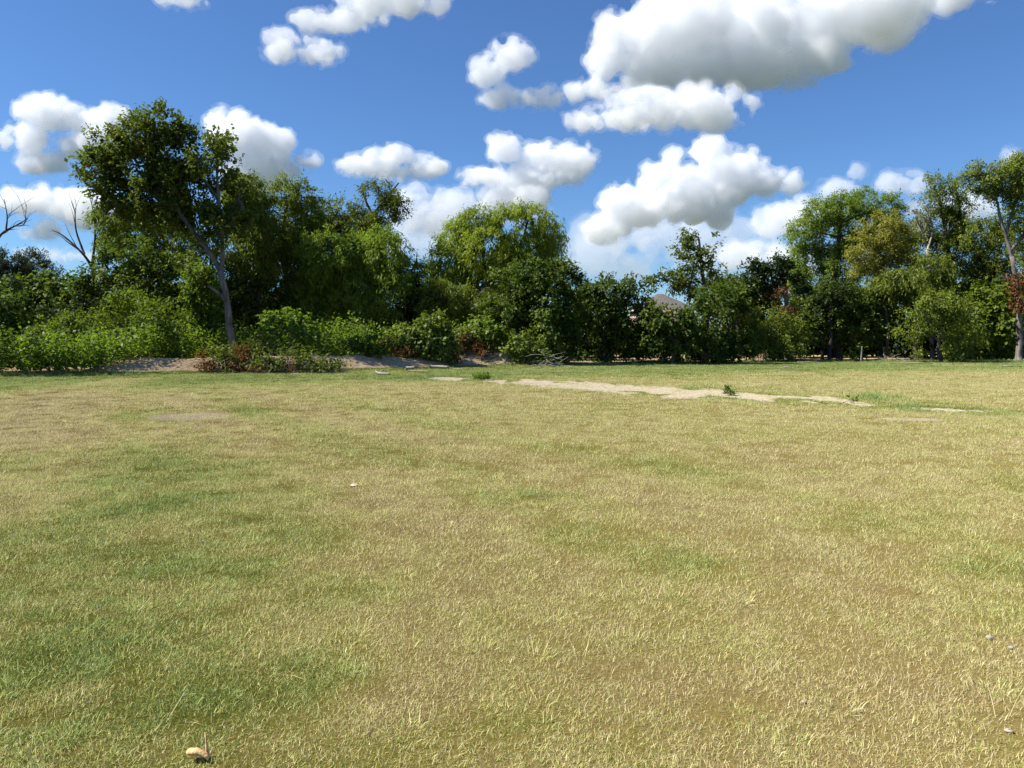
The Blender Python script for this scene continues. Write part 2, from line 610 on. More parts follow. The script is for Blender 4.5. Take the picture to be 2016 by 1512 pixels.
MATS = dict(
    elm=leaf_mat('leaf_elm', (0.053, 0.081, 0.014), (0.110, 0.144, 0.021), (0.205, 0.227, 0.033), .34),
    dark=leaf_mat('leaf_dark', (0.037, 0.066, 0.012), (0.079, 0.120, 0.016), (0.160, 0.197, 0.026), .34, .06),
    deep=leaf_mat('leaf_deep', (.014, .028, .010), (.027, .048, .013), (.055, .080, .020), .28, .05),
    willow=leaf_mat('leaf_willow', (0.133, 0.191, 0.022), (0.236, 0.301, 0.033), (0.368, 0.409, 0.049), .42),
    olive=leaf_mat('leaf_olive', (0.094, 0.132, 0.021), (0.169, 0.213, 0.030), (0.272, 0.305, 0.046), .38),
    fresh=leaf_mat('leaf_fresh', (0.054, 0.091, 0.012), (0.114, 0.164, 0.018), (0.207, 0.252, 0.028), .42),
    bright=leaf_mat('leaf_bright', (0.112, 0.169, 0.023), (0.190, 0.264, 0.034), (0.294, 0.362, 0.053), .42),
    tan=leaf_mat('leaf_tan', (0.157, 0.152, 0.026), (0.249, 0.244, 0.043), (0.355, 0.344, 0.071), .36),
    weed=leaf_mat('leaf_weed', (0.072, 0.126, 0.017), (0.145, 0.215, 0.025), (0.230, 0.299, 0.043), .42, .06),
    vine=leaf_mat('leaf_vine', (0.062, 0.105, 0.015), (0.124, 0.173, 0.023), (0.217, 0.247, 0.038), .36, .07),
    red=leaf_mat('leaf_dead_red', (.085, .035, .016), (.155, .070, .030), (.25, .13, .06), .25, .02),
    straw=leaf_mat('leaf_straw', (.20, .15, .08), (.32, .25, .13), (.45, .37, .21), .3, .02),
    grey=leaf_mat('leaf_greygreen', (.030, .042, .024), (.052, .066, .038), (.085, .100, .060), .25, .03),
    pale=leaf_mat('leaf_pale', (.12, .14, .07), (.22, .24, .13), (.34, .36, .22), .36, .04),
)
BARK = bark_mat('bark_grey', (.060, .050, .042), (.26, .232, .20))
BARK_D = bark_mat('bark_dark', (.035, .028, .022), (.115, .092, .072))
BARK_P = bark_mat('bark_pale', (.20, .175, .145), (.46, .42, .37))
M_GRASS = grass_mat()
M_GROUND = ground_mat()

# ------------------------------------------------------------------ ground
def build_ground():
    def axis(lo, hi, step, far):
        d = np.arange(lo, hi + 1e-6, step)
        o1 = hi + np.geomspace(step, far, 30)
        o0 = lo - np.geomspace(step, far, 30)[::-1]
        return np.concatenate([o0, d, o1])
    xs = axis(-36, 40, .27, 24000)
    ys = np.concatenate([-np.geomspace(.5, 24000, 24)[::-1], np.arange(0, 62, .24), 62 + np.geomspace(.3, 24000, 30)])
    X, Y = np.meshgrid(xs, ys)
    x, y = X.ravel(), Y.ravel()
    z = height(x, y)
    V = np.stack([x, y, z], 1)
    nx = len(xs)
    i = (np.arange(len(ys) - 1)[:, None] * nx + np.arange(nx - 1)[None, :]).ravel()
    Fq = np.stack([i, i + 1, i + nx + 1, i + nx], 1)
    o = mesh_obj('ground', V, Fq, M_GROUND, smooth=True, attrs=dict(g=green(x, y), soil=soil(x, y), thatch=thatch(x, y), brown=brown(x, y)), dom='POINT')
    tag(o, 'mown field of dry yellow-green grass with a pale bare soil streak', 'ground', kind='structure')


build_ground()


# ------------------------------------------------------------------ grass
def blade_mesh(name, rng, n, rad, hmin, hmax, w, lean, curl, tint=(0, 1), clump=False):
    r = rad * np.sqrt(rng.random(n)); th = rng.random(n) * 6.2832
    base = np.stack([r * np.cos(th), r * np.sin(th), np.full(n, -.008)], 1)
    h = rng.uniform(hmin, hmax, n)
    if clump:
        az = th + rng.normal(0, .5, n)
    else:
        az = rng.random(n) * 6.2832
    ln = np.abs(rng.normal(lean, lean * .5, n))
    d = np.stack([np.cos(az), np.sin(az), np.zeros(n)], 1)
    upv = np.array([0, 0, 1.])
    mid = base + (d * np.sin(ln)[:, None] + upv * np.cos(ln)[:, None]) * (h * .5)[:, None]
    l2 = np.minimum(ln + curl * rng.random(n), 1.75)
    tip = mid + (d * np.sin(l2)[:, None] + upv * np.cos(l2)[:, None]) * (h * .5)[:, None]
    fa = rng.random(n) * 6.2832
    sd = np.stack([np.cos(fa), np.sin(fa), np.zeros(n)], 1)
    ww = (w * rng.uniform(.6, 1.3, n))[:, None]
    V = np.stack([base - sd * ww * .5, base + sd * ww * .5, mid + sd * ww * .42, mid - sd * ww * .42, tip], 1).reshape(-1, 3)
    b = np.arange(n)[:, None] * 5
    quads = np.concatenate([b, b + 1, b + 2, b + 3], 1)
    tris = np.concatenate([b + 3, b + 2, b + 4], 1)
    tt = rng.uniform(tint[0], tint[1], n)
    me_o = mesh_obj(name, V, [quads, tris], M_GRASS, attrs=dict(tint=np.concatenate([tt, tt])))
    COL.objects.unlink(me_o)
    return me_o


def build_grass():
    rng = np.random.default_rng(11)
    protos = []
    for k in range(4):
        protos.append(blade_mesh('lawn_tuft', rng, 92, .13, .014, .042, .0027, .62, .9))
    for k in range(2):
        protos.append(blade_mesh('flat_straw', rng, 66, .14, .018, .060, .0026, 1.15, .4, (0, .6)))
    for k in range(2):
        protos.append(blade_mesh('green_tuft', rng, 46, .08, .035, .095, .0040, .7, .7, (.40, 1), True))
    for k in range(2):
        protos.append(blade_mesh('seed_stalk', rng, 3, .06, .16, .34, .0028, .65, .3, (.05, .4)))
    protos.append(blade_mesh('edge_grass', rng, 30, .16, .12, .30, .009, .4, .6, (.3, 1)))
    # points: denser close to the camera, thinning out with distance
    def band(y0, y1, dens, smin, smax, kinds, probs):
        x1 = .72 * y1 + 3.0
        n = int((y1 - y0) * 2 * x1 * dens)
        y = rng.uniform(y0, y1, n); x = rng.uniform(-x1, x1, n)
        k = np.abs(x) < .72 * y + 2.5
        x, y = x[k], y[k]
        idx = rng.choice(kinds, len(x), p=probs)
        s = rng.uniform(smin, smax, len(x))
        return x, y, idx, s
    K = list(range(11))
    pr = lambda a, b, c, d, e=0.: np.array([a / 4] * 4 + [b / 2] * 2 + [c / 2] * 2 + [d / 2] * 2 + [e])
    B = [band(1.2, 5, 330, .8, 1.15, K, pr(.70, .27, .022, .008)),
         band(5, 9, 230, .9, 1.2, K, pr(.72, .25, .02, .01)),
         band(9, 16, 125, 1.0, 1.4, K, pr(.57, .40, .015, .015)),
         band(16, 28, 52, 1.3, 1.8, K, pr(.50, .475, .012, .013)),
         band(28, 54, 25, 1.6, 2.3, K, pr(.50, .47, .015, .015))]
    x, y, idx, s = [np.concatenate(a) for a in zip(*B)]
    # taller unmown grass by the soil line and along the trees
    n = 1500
    tpar = rng.random(n)
    L = np.array(SOIL_LINE)
    q = tpar * (len(L) - 1); i = np.minimum(q.astype(int), len(L) - 2); fr = q - i
    bx = L[i, 0] * (1 - fr) + L[i + 1, 0] * fr; by = L[i, 1] * (1 - fr) + L[i + 1, 1] * fr
    off = np.abs(rng.normal(0, 1.3, n)) + 1.0
    off = np.where(rng.random(n) < .12, -off * .8, off)
    ex, ey = bx + rng.normal(0, .3, n) + off * .35, by + off
    k = fbm(ex * .4, ey * .4, 2) > .47
    ex, ey = ex[k], ey[k]
    ei = np.where(rng.random(len(ex)) < .3, 10, rng.integers(6, 8, len(ex)))
    x = np.concatenate([x, ex]); y = np.concatenate([y, ey]); idx = np.concatenate([idx, ei]); s = np.concatenate([s, rng.uniform(.4, 1.0, len(ex))])
    m = 5200
    fx = rng.uniform(-30, 40, m)
    edge = np.interp(fx, [-40, -19, -16.5, -13.5, -8.5, -4, 0, 3, 12, 20, 32, 45], [29.5, 31.8, 33.2, 36.5, 38.8, 41, 43.8, 45, 47.5, 50, 48.5, 46])
    fy = edge + rng.normal(-.3, .8, m) - .3
    k = brown(fx, fy) < .8
    fx, fy = fx[k], fy[k]
    x = np.concatenate([x, fx]); y = np.concatenate([y, fy]); idx = np.concatenate([idx, np.full(len(fx), 10)]); s = np.concatenate([s, rng.uniform(.35, .9, len(fx))])
    # none on bare soil, fewer on thatch and raw earth
    so_ = soil(x, y) + .7 * (fbm(x * 2.2, y * 2.2, 4) - .5)
    keep = rng.random(len(x)) > sstep(so_, .25, .5) * .92
    th = thatch(x, y) + .8 * (fbm(x * 3, y * 3, 3) - .5)
    keep &= rng.random(len(x)) > sstep(th, .3, .7) * .7
    br = brown(x, y) + .5 * (fbm(x * 1.5, y * 1.5, 3) - .5)
    keep &= rng.random(len(x)) > sstep(br, .3, .8) * .94
    # the sward is clumped: small gaps show the ground, its soil colour darkened for shade
    cl = np.where(y < 8, fbm(x * 11, y * 11, 2), fbm(x * 4.2, y * 2.4, 3))
    keep &= rng.random(len(x)) > (1 - sstep(cl, .34, .50)) * .52
    keep &= np.hypot(x, y) > 1.0
    x, y, idx, s = x[keep], y[keep], idx[keep], s[keep]
    gr = green(x, y)
    # green tufts cluster where the sward is green, straw lies where it is dry
    sw = (idx >= 6) & (idx < 8) & (gr < .35) & (rng.random(len(x)) < .5)
    idx[sw] = rng.integers(4, 6, sw.sum())
    sel = (idx < 4) & (gr > .6) & (y < 9) & (rng.random(len(x)) < .16)
    idx[sel] = rng.integers(6, 8, sel.sum())
    s[sel] *= rng.uniform(.45, .9, sel.sum())
    st = (idx == 8) | (idx == 9)
    s[st] = rng.uniform(.6, 1.1, st.sum())
    gr = np.clip(gr + rng.normal(0, .07, len(x)), 0, 1)
    gr = np.where(idx == 10, np.clip(gr + .22, 0, 1), gr)
    gr = np.where((idx == 8) | (idx == 9), .42, gr)
    z = height(x, y)
    me = bpy.data.meshes.new('grass')
    me.vertices.add(len(x))
    me.vertices.foreach_set('co', np.stack([x, y, z], 1).astype(np.float32).ravel())
    for nm, ty, val in (('g', 'FLOAT', gr), ('s', 'FLOAT', s), ('rz', 'FLOAT', rng.random(len(x)) * 6.2832), ('k', 'INT', idx)):
        a = me.attributes.new(nm, ty, 'POINT')
        a.data.foreach_set('value', np.asarray(val, np.int32 if ty == 'INT' else np.float32))
    me.materials.append(M_GRASS)
    o = bpy.data.objects.new('grass', me)
    COL.objects.link(o)
    tag(o, 'short dry mown grass mixed straw and green over the field', 'grass', kind='stuff')
    gt = bpy.data.node_groups.new('grass_scatter', 'GeometryNodeTree')
    gt.interface.new_socket('Geometry', in_out='INPUT', socket_type='NodeSocketGeometry')
    gt.interface.new_socket('Geometry', in_out='OUTPUT', socket_type='NodeSocketGeometry')
    t = NT(gt)
    gi = t.new('NodeGroupInput'); go = t.new('NodeGroupOutput')

    def attr(nm, ty):
        nd = t.new('GeometryNodeInputNamedAttribute', data_type=ty)
        nd.inputs[0].default_value = nm
        return nd.outputs[0]
    geo2i = t.new('GeometryNodeGeometryToInstance')
    for p in reversed(protos):
        oi = t.new('GeometryNodeObjectInfo')
        oi.inputs[0].default_value = p
        t.l.new(oi.outputs['Geometry'], geo2i.inputs[0])
    iop = t.new('GeometryNodeInstanceOnPoints')
    t.l.new(gi.outputs[0], iop.inputs['Points'])
    t.l.new(geo2i.outputs[0], iop.inputs['Instance'])
    iop.inputs['Pick Instance'].default_value = True
    t.l.new(attr('k', 'INT'), iop.inputs['Instance Index'])
    cx = t.new('ShaderNodeCombineXYZ')
    t.l.new(attr('rz', 'FLOAT'), cx.inputs[2])
    t.l.new(cx.outputs[0], iop.inputs['Rotation'])
    t.l.new(attr('s', 'FLOAT'), iop.inputs['Scale'])
    t.l.new(iop.outputs[0], go.inputs[0])
    md = o.modifiers.new('scatter', 'NODES')
    md.node_group = gt
    print('grass instances', len(x))


build_grass()


# ------------------------------------------------------------------ trees and shrubs
NLEAF = [0]


def crown_mesh(lobes3, sp, rng, dens=1., floor=None):
    """lobes3: (centre, radii). returns verts, tint, cluster centres"""
    S = SPECIES[sp]
    Vs, Ts, Cs = [], [], []
    off = rng.random(3) * 30
    for c, r in lobes3:
        c = np.array(c); r = np.array(r)
        area = math.pi * r[0] * r[2]
        nl = area * S['dens'] * dens * .9
        nc = max(3, int(nl / S['k'] * 1.5))
        u = unit(rng.normal(0, 1, (nc, 3)))
        rad = rng.random((nc, 1)) ** .33
        rad = .28 + .78 * rad
        # ragged outline: some sprays stick out
        rad = rad * (1 + .20 * (vnoise3(u * 2.3 + off) - .5)[:, None]) * np.where(rng.random((nc, 1)) < .08, 1.14, 1)
        cc = c + u * r * rad
        keep = vnoise3(cc * .95 + off) > S['gap'] - .04
        cc, u = cc[keep], u[keep]
        if floor is not None:
            k = cc[:, 2] > height(cc[:, 0], cc[:, 1]) + min(.15, r[2] * .3)
            cc, u = cc[k], u[k]
        if not len(cc):
            continue
        Cs.append(cc)
        k = S['k']
        n = len(cc)
        # each cluster: a spray reaching outward
        spray = unit(u + rng.normal(0, .45, (n, 3)) + np.array([0, 0, .15 - S['droop']]))
        tt = rng.random((n, k, 1)) * 1.0
        jit = rng.normal(0, .36, (n, k, 3)) * S['cr'] * (.45 + tt * .6)
        P = cc[:, None, :] + spray[:, None, :] * (tt - .35) * S['cr'] * 1.7 + jit
        P[..., 2] -= S['droop'] * .30 * (tt[..., 0] ** 2) * S['cr'] * 2
        O = np.repeat(spray, k, 0)
        P = P.reshape(-1, 3)
        V = leaf_quads(P, O, rng, S['L'], S['W'], S['droop'], S['up'])
        Vs.append(V)
        ctint = rng.random((n, 1)) * .45
        Ts.append((ctint + rng.random((n, k)) * .55).ravel())
    V = np.concatenate(Vs); T = np.concatenate(Ts)
    if floor is not None:
        zz = V.reshape(-1, 4, 3)
        ok = zz[:, :, 2].min(1) > height(zz[:, 0, 0], zz[:, 0, 1]) + .02
        V = zz[ok].reshape(-1, 3); T = T[ok]
    return V, T, np.concatenate(Cs)


def leaves_obj(name, V, T, mat, parent, loc):
    n = len(V) // 4
    NLEAF[0] += n
    return mesh_obj(name, V, np.arange(n * 4).reshape(-1, 4), mat, parent, attrs=dict(tint=T), loc=None if parent is None else None)


seedc = [100]


def plant(name, label, cat, Y, lobes, sp, mat, trunk=None, limbs=(), dens=1., depth=.85, bark=None, group=None, twigs=9, base=None, seed=None, tr=.16, spread=1., crown_name='crown', no_trunk=False):
    """a tree or shrub: lobes in photo pixels (cx, cy, rx, ry[, dY]) stand at distance Y"""
    seedc[0] += 1
    rng = np.random.default_rng(seed or seedc[0])
    px2m = Y / F
    L3 = []
    mcy = np.mean([l[1] for l in lobes])
    hang = .24 if cat == 'tree' else .15
    for lb in lobes:
        cx, cy, rx, ry = lb[:4]
        dy = lb[4] if len(lb) > 4 else rng.uniform(-.6, .6) * min(rx, ry) * px2m * 1.2 + hang * (cy - mcy) * px2m
        c = at(cx, cy, Y + dy)
        L3.append((tuple(c), (rx * px2m, max(rx, ry) * .5 * px2m * depth + ry * px2m * .35, ry * px2m)))
    mcx = np.mean([l[0] for l in lobes])
    if trunk is None:
        b = base or (mcx, None)
        top = np.mean([c[2] for c, r in L3])
        x0 = at(b[0], 700, Y).x
        tp = [(x0, Y, float(height(x0, Y)) - .1), (x0 + rng.uniform(-.3, .3), Y, top * .5), (x0 + rng.uniform(-.4, .4), Y, top)]
        trad = np.linspace(tr, tr * .45, 3)
    else:
        tp = []
        for q in trunk:
            v = at(q[0], q[1], Y + (q[3] if len(q) > 3 else 0))
            tp.append(tuple(v))
        gx, gy = tp[0][0], tp[0][1]
        tp[0] = (gx, gy, float(height(gx, gy)) - .1)
        trad = np.array([q[2] for q in trunk]) * px2m * .5
    loc = np.array(tp[0])
    root = empty(name, tuple(loc))
    tag(root, label, cat, group)
    bark = bark or BARK_D
    tb = Tubes()
    cp = curve_pts(tp, 14)
    cr = np.interp(np.linspace(0, 1, len(cp)), np.linspace(0, 1, len(trad)), trad)
    cp[1:-1] += rng.normal(0, .02, (len(cp) - 2, 3))
    cr[0] *= 1.25
    tb.add(cp, cr, 8, .22, rng)
    limb_ctrl = []
    for lm in limbs:
        pts = [tuple(at(q[0], q[1], Y + (q[3] if len(q) > 3 else 0))) for q in lm]
        rr = np.array([q[2] for q in lm]) * px2m * .5
        c2 = curve_pts(pts, 12)
        rr = np.interp(np.linspace(0, 1, len(c2)), np.linspace(0, 1, len(rr)), rr)
        lt = Tubes(); lt.add(c2, rr, 7, .2, rng)
        lt.V = [v - loc for v in lt.V]
        lt.obj('limb', bark, root)
        limb_ctrl.append(c2)
    V, T, C = crown_mesh(L3, sp, rng, dens, floor=True)
    # branches: from the nearest wood to every lobe, then twigs to sprays
    wood = np.concatenate([cp[len(cp) // 3:]] + limb_ctrl)
    for c, r in L3:
        c = np.array(c)
        d = np.linalg.norm(wood - c, axis=1) + np.maximum(0, wood[:, 2] - c[2] + .2) * 2.0
        w = wood[np.argmin(d)]
        mid = (w + c) / 2 + rng.normal(0, .12, 3) + np.array([0, 0, .1])
        bl = curve_pts([w, mid, c], 8)
        r0 = min(.03 + .012 * np.linalg.norm(c - w), tr * .7)
        tb.add(bl, np.linspace(r0, r0 * .35, len(bl)), 5)
        near = C[np.linalg.norm((C - c) / np.array(r), axis=1) < 1.1]
        if len(near):
            for e in near[rng.permutation(len(near))[:twigs]]:
                st = bl[rng.integers(len(bl) // 2, len(bl))]
                md = (st + e) / 2 + rng.normal(0, .08, 3)
                tw = curve_pts([st, md, e], 5)
                tb.add(tw, np.linspace(r0 * .38, .006, len(tw)), 4, cap=False)
    tb.V = [v - loc for v in tb.V]
    if not no_trunk:
        tb.obj('trunk' if cat == 'tree' else 'stem', bark, root)
    n = len(V) // 4
    NLEAF[0] += n
    mesh_obj(crown_name, V - loc, np.arange(n * 4).reshape(-1, 4), MATS[mat], root, attrs=dict(tint=T))
    return root


def extra_leaves(root, name, Y, lobes, sp, mat, dens=1., seed=5, label=None):
    """another leafy part of the same plant (a vine grown into it, a dry side)"""
    rng = np.random.default_rng(seed)
    px2m = Y / F
    L3 = [(tuple(at(l[0], l[1], Y + (l[4] if len(l) > 4 else 0))), (l[2] * px2m, (l[2] + l[3]) * .4 * px2m, l[3] * px2m)) for l in lobes]
    V, T, C = crown_mesh(L3, sp, rng, dens, floor=True)
    n = len(V) // 4
    NLEAF[0] += n
    o = mesh_obj(name, V - np.array(root.location), np.arange(n * 4).reshape(-1, 4), MATS[mat], root, attrs=dict(tint=T))
    if label:
        o['label'] = label
    return o


def bare_tree(name, label, Y, paths, bark, seed=3, n_twig=5):
    rng = np.random.default_rng(seed)
    px2m = Y / F
    root = None
    for i, pth in enumerate(paths):
        pts = [np.array(at(q[0], q[1], Y + rng.uniform(-.2, .2))) for q in pth]
        if root is None:
            g = pts[0].copy(); g[2] = float(height(g[0], g[1])) - .1
            pts[0] = g
            loc = g
            root = empty(name, tuple(loc))
            tag(root, label, 'tree')
        rr = np.array([q[2] for q in pth]) * px2m * .5
        c = curve_pts(pts, 16)
        rr = np.interp(np.linspace(0, 1, len(c)), np.linspace(0, 1, len(rr)), rr)
        tb = Tubes(); tb.add(c - loc, rr, 6, .15, rng)
        for k in range(n_twig if i else 0):
            j = rng.integers(len(c) // 3, len(c) - 1)
            d = unit(c[min(j + 1, len(c) - 1)] - c[j - 1]) + rng.normal(0, .5, 3) + np.array([0, 0, .3])
            ln = rng.uniform(.4, 1.1)
            tw = curve_pts([c[j], c[j] + d * ln * .5 + rng.normal(0, .05, 3), c[j] + d * ln + rng.normal(0, .12, 3)], 6)
            tb.add(tw - loc, np.linspace(rr[j] * .45 + .004, .006, len(tw)), 4, cap=False)
        tb.obj('trunk' if i == 0 else 'limb', bark, root)
    return root


TREES = 'trees along the far edge of the field'
SHRUBS = 'shrubs along the far edge of the field'


def build_trees():
    T = lambda *a, **k: plant('tree', *a, group=TREES, **k)
    # the tall leaning tree on the left, built limb by limb
    hero = plant('leaning_tree', 'tall leaning tree on the left with bare grey forked trunk and open crown', 'tree', 38,
          [(312, 240, 42, 26), (262, 262, 46, 30), (352, 262, 30, 26), (222, 290, 40, 32), (190, 335, 36, 34), (270, 325, 64, 48), (340, 312, 56, 44),
           (398, 305, 50, 38), (440, 312, 28, 38), (300, 385, 56, 40), (368, 385, 54, 54), (432, 385, 38, 60), (228, 372, 46, 32), (438, 445, 36, 40), (468, 395, 26, 44), (452, 345, 28, 40), (250, 405, 42, 26), (318, 432, 44, 28), (352, 345, 60, 40)],
          'elm', 'elm', trunk=[(458, 735, 19), (456, 690, 15), (450, 620, 13), (442, 570, 12), (434, 530, 12)],
          limbs=[[(434, 536, 10), (438, 500, 9), (436, 455, 8), (430, 390, 7), (426, 320, 4)],
                 [(434, 534, 11), (412, 495, 10), (376, 450, 9), (345, 405, 9), (312, 345, 7), (296, 280, 4)],
                 [(350, 412, 8), (300, 385, 6), (245, 350, 4), (200, 330, 3)],
                 [(430, 390, 7), (400, 350, 5), (375, 300, 3)],
                 [(436, 455, 7), (462, 430, 5), (480, 405, 3)],
                 [(442, 588, 8), (428, 575, 6), (410, 563, 4)],
                 [(412, 495, 6), (392, 492, 4), (372, 487, 2)]], bark=BARK, dens=1.0, twigs=14, tr=.2)
    # behind it, left to right
    plant('willow_tree', 'olive willow-like tree behind the crown of the leaning tree', 'tree', 46, [(232, 425, 40, 34), (275, 450, 55, 46), (335, 480, 55, 48), (355, 430, 42, 40), (225, 465, 28, 34), (385, 500, 40, 40)], 'willow', 'olive', base=(300, 0), group=TREES, dens=.9)
    T('broad dark green tree under the dead branches at left', 'tree', 43, [(205, 545, 40, 42), (255, 510, 50, 40), (300, 555, 60, 55), (352, 560, 50, 56), (235, 590, 66, 56), (330, 615, 64, 46), (175, 575, 40, 32), (385, 610, 40, 50)], 'dark', 'dark', base=(280, 0))
    plant('vine_covered_snag', 'leafy vine-covered snag beside the leaning grey trunk', 'tree', 40.5, [(392, 535, 26, 22), (386, 570, 22, 34), (400, 612, 26, 36), (382, 640, 28, 30), (412, 545, 16, 18)], 'vine', 'fresh', base=(392, 0), tr=.12)
    S = lambda *a, **k: plant('shrub', *a, group=SHRUBS, **k)
    S('feathery green shrub left of the leaning trunk, above the weeds', 'shrub', 37, [(225, 640, 42, 36), (268, 608, 44, 40), (312, 636, 44, 40), (268, 660, 70, 30)], 'fine', 'fresh', dens=.9)
    S('low rounded shrub between the left edge and the feathery shrub', 'shrub', 35.5, [(112, 655, 46, 28), (148, 648, 34, 26), (78, 668, 34, 26)], 'fine', 'fresh')
    S('dark leafy shrub cut by the left edge of the picture', 'shrub', 33.5, [(8, 615, 38, 50), (16, 665, 42, 36), (-40, 630, 56, 60), (-20, 690, 50, 30)], 'dark', 'dark')
    S('wide shrub with pale glinting leaves below the far junipers', 'shrub', 44, [(55, 580, 54, 30), (112, 572, 46, 32), (25, 605, 56, 40), (152, 590, 36, 36), (90, 620, 70, 40)], 'broad', 'dark')
    S('dense shrub behind the low rounded shrub at left', 'shrub', 41, [(60, 645, 60, 36), (150, 630, 50, 40), (-20, 590, 60, 50), (110, 690, 100, 30)], 'dark', 'deep')
    J = lambda *a, **k: plant('juniper_tree', *a, group='far junipers at left', **k)
    J('far grey-green juniper at the left edge', 'tree', 78, [(10, 522, 30, 24), (-20, 535, 34, 30), (15, 550, 40, 24)], 'juniper', 'grey')
    J('far grey-green juniper just right of the left edge', 'tree', 80, [(66, 515, 24, 18), (70, 538, 40, 24), (55, 560, 50, 20)], 'juniper', 'grey')
    T('slim tree with thin trunk right of the leaning tree crown', 'tree', 47, [(482, 368, 30, 26), (500, 408, 30, 34), (470, 425, 36, 36), (498, 455, 30, 32), (482, 490, 40, 30), (515, 440, 24, 44), (470, 385, 30, 34), (500, 520, 40, 34)], 'willow', 'olive', trunk=[(508, 690, 12), (510, 560, 9), (508, 470, 7), (496, 400, 4)], dens=1.4)
    T('narrow tree with airy two-part top between the slim tree and the willow', 'tree', 49, [(558, 382, 24, 28), (596, 388, 26, 30), (612, 425, 20, 34), (572, 440, 36, 38), (545, 470, 36, 42), (600, 472, 32, 42), (570, 530, 46, 56), (538, 580, 40, 44), (600, 560, 36, 40), (540, 520, 36, 40), (606, 510, 30, 40)], 'fine', 'olive', trunk=[(566, 690, 13), (564, 560, 10), (560, 450, 7), (568, 390, 4)], dens=1.3)
    T('dark low tree behind the leaning grey trunk', 'tree', 47.5, [(480, 548, 46, 44), (455, 600, 46, 48), (520, 600, 50, 50), (560, 632, 50, 36), (480, 640, 60, 36)], 'dark', 'dark')
    tr = T('tree with a crooked bare limb leaning right at its top', 'tree', 51, [(668, 412, 40, 22), (642, 430, 24, 18), (738, 376, 26, 16), (768, 380, 26, 20), (774, 402, 26, 16), (760, 428, 26, 18), (716, 432, 34, 18), (698, 452, 60, 30), (740, 455, 34, 26), (660, 455, 40, 30), (790, 392, 16, 12)], 'fine', 'elm',
      trunk=[(690, 690, 16), (694, 560, 12), (704, 478, 10)], limbs=[[(704, 480, 9), (722, 440, 7), (748, 405, 5), (785, 360, 3)], [(732, 420, 5), (718, 390, 4), (712, 360, 2)], [(700, 490, 9), (665, 450, 6), (640, 425, 4)]])
    extra_leaves(tr, 'vine', 50.4, [(640, 440, 22, 13), (622, 455, 14, 18)], 'vine', 'deep', 1.2, 61, 'dark vine hanging on the crown')
    plant('willow_tree', 'large bushy green willow left of centre reaching down to the weeds', 'tree', 48.5, [(640, 500, 46, 42), (618, 570, 36, 50), (655, 560, 44, 52), (702, 498, 54, 40), (755, 496, 42, 44), (700, 575, 60, 60), (768, 560, 36, 50), (640, 628, 44, 36), (735, 635, 60, 40), (612, 600, 26, 40)], 'willow', 'bright', base=(700, 0), group=TREES, dens=1.5, tr=.2)
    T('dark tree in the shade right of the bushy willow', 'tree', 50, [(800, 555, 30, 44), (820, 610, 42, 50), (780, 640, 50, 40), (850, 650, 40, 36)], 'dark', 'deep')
    plant('willow_tree', 'tall yellow-green willow at centre with a double crown', 'tree', 51.5, [(940, 432, 34, 24), (905, 468, 38, 34), (880, 520, 40, 36), (948, 490, 42, 44), (1005, 430, 34, 26), (1046, 426, 36, 24), (1086, 462, 24, 28), (1032, 480, 54, 40), (985, 470, 34, 40), (1060, 520, 46, 40), (845, 555, 34, 44), (925, 555, 56, 40), (1000, 540, 50, 44)], 'willow', 'willow',
      trunk=[(940, 700, 18), (938, 600, 15), (935, 555, 13)], limbs=[[(935, 560, 9), (915, 535, 7), (895, 500, 5), (885, 470, 3)], [(935, 560, 10), (952, 510, 7), (945, 450, 4)], [(938, 575, 9), (985, 530, 7), (1025, 480, 5), (1040, 430, 3)], [(1000, 510, 6), (1050, 490, 4), (1080, 465, 3)]], group=TREES, dens=1.25, tr=.2)
    S('olive bushy shrub below the double-crowned willow', 'shrub', 49, [(920, 598, 46, 34), (880, 625, 46, 36), (950, 632, 46, 30), (862, 590, 36, 40), (905, 655, 60, 30)], 'willow', 'olive')
    r = T('vine-smothered dark tree right of centre by the grass edge', 'tree', 43.5, [(1010, 560, 44, 36), (1052, 545, 36, 30), (1096, 542, 30, 24), (1122, 565, 18, 34), (1000, 610, 46, 46), (1066, 600, 54, 54), (1120, 615, 26, 40), (1095, 665, 44, 46), (1050, 665, 36, 44), (1010, 655, 40, 36)], 'elm', 'dark', trunk=[(1085, 722, 10), (1080, 680, 9), (1075, 620, 8), (1070, 560, 5)])
    extra_leaves(r, 'vine', 42.4, [(1078, 600, 16, 50), (1082, 650, 18, 40), (1090, 690, 24, 20)], 'vine', 'vine', .8, 62, 'paler vine climbing the front')
    T('dense dark green tree between the vine-smothered tree and the house roof', 'tree', 45.5, [(1158, 580, 30, 24), (1205, 572, 36, 24), (1250, 580, 32, 26), (1178, 625, 54, 44), (1244, 632, 44, 42), (1150, 672, 56, 40), (1225, 678, 66, 34), (1145, 600, 26, 30)], 'elm', 'dark')
    T('small tree with open airy top standing alone against the clouds', 'tree', 47.5, [(1376, 466, 32, 18), (1348, 490, 20, 14), (1394, 492, 26, 15), (1366, 512, 30, 18), (1398, 528, 18, 14), (1376, 556, 44, 30), (1340, 556, 34, 22), (1288, 546, 20, 12), (1312, 552, 16, 10), (1400, 580, 34, 40)], 'elm', 'elm', trunk=[(1388, 690, 13), (1390, 600, 10), (1384, 540, 7), (1376, 470, 4)], limbs=[[(1388, 575, 6), (1350, 562, 4), (1290, 546, 2)]], dens=.75, twigs=12)
    T('dark rounded tree right of the house roof', 'tree', 45.5, [(1385, 625, 36, 40), (1420, 608, 52, 44), (1405, 655, 56, 46), (1448, 645, 38, 44), (1450, 685, 40, 26)], 'elm', 'dark')
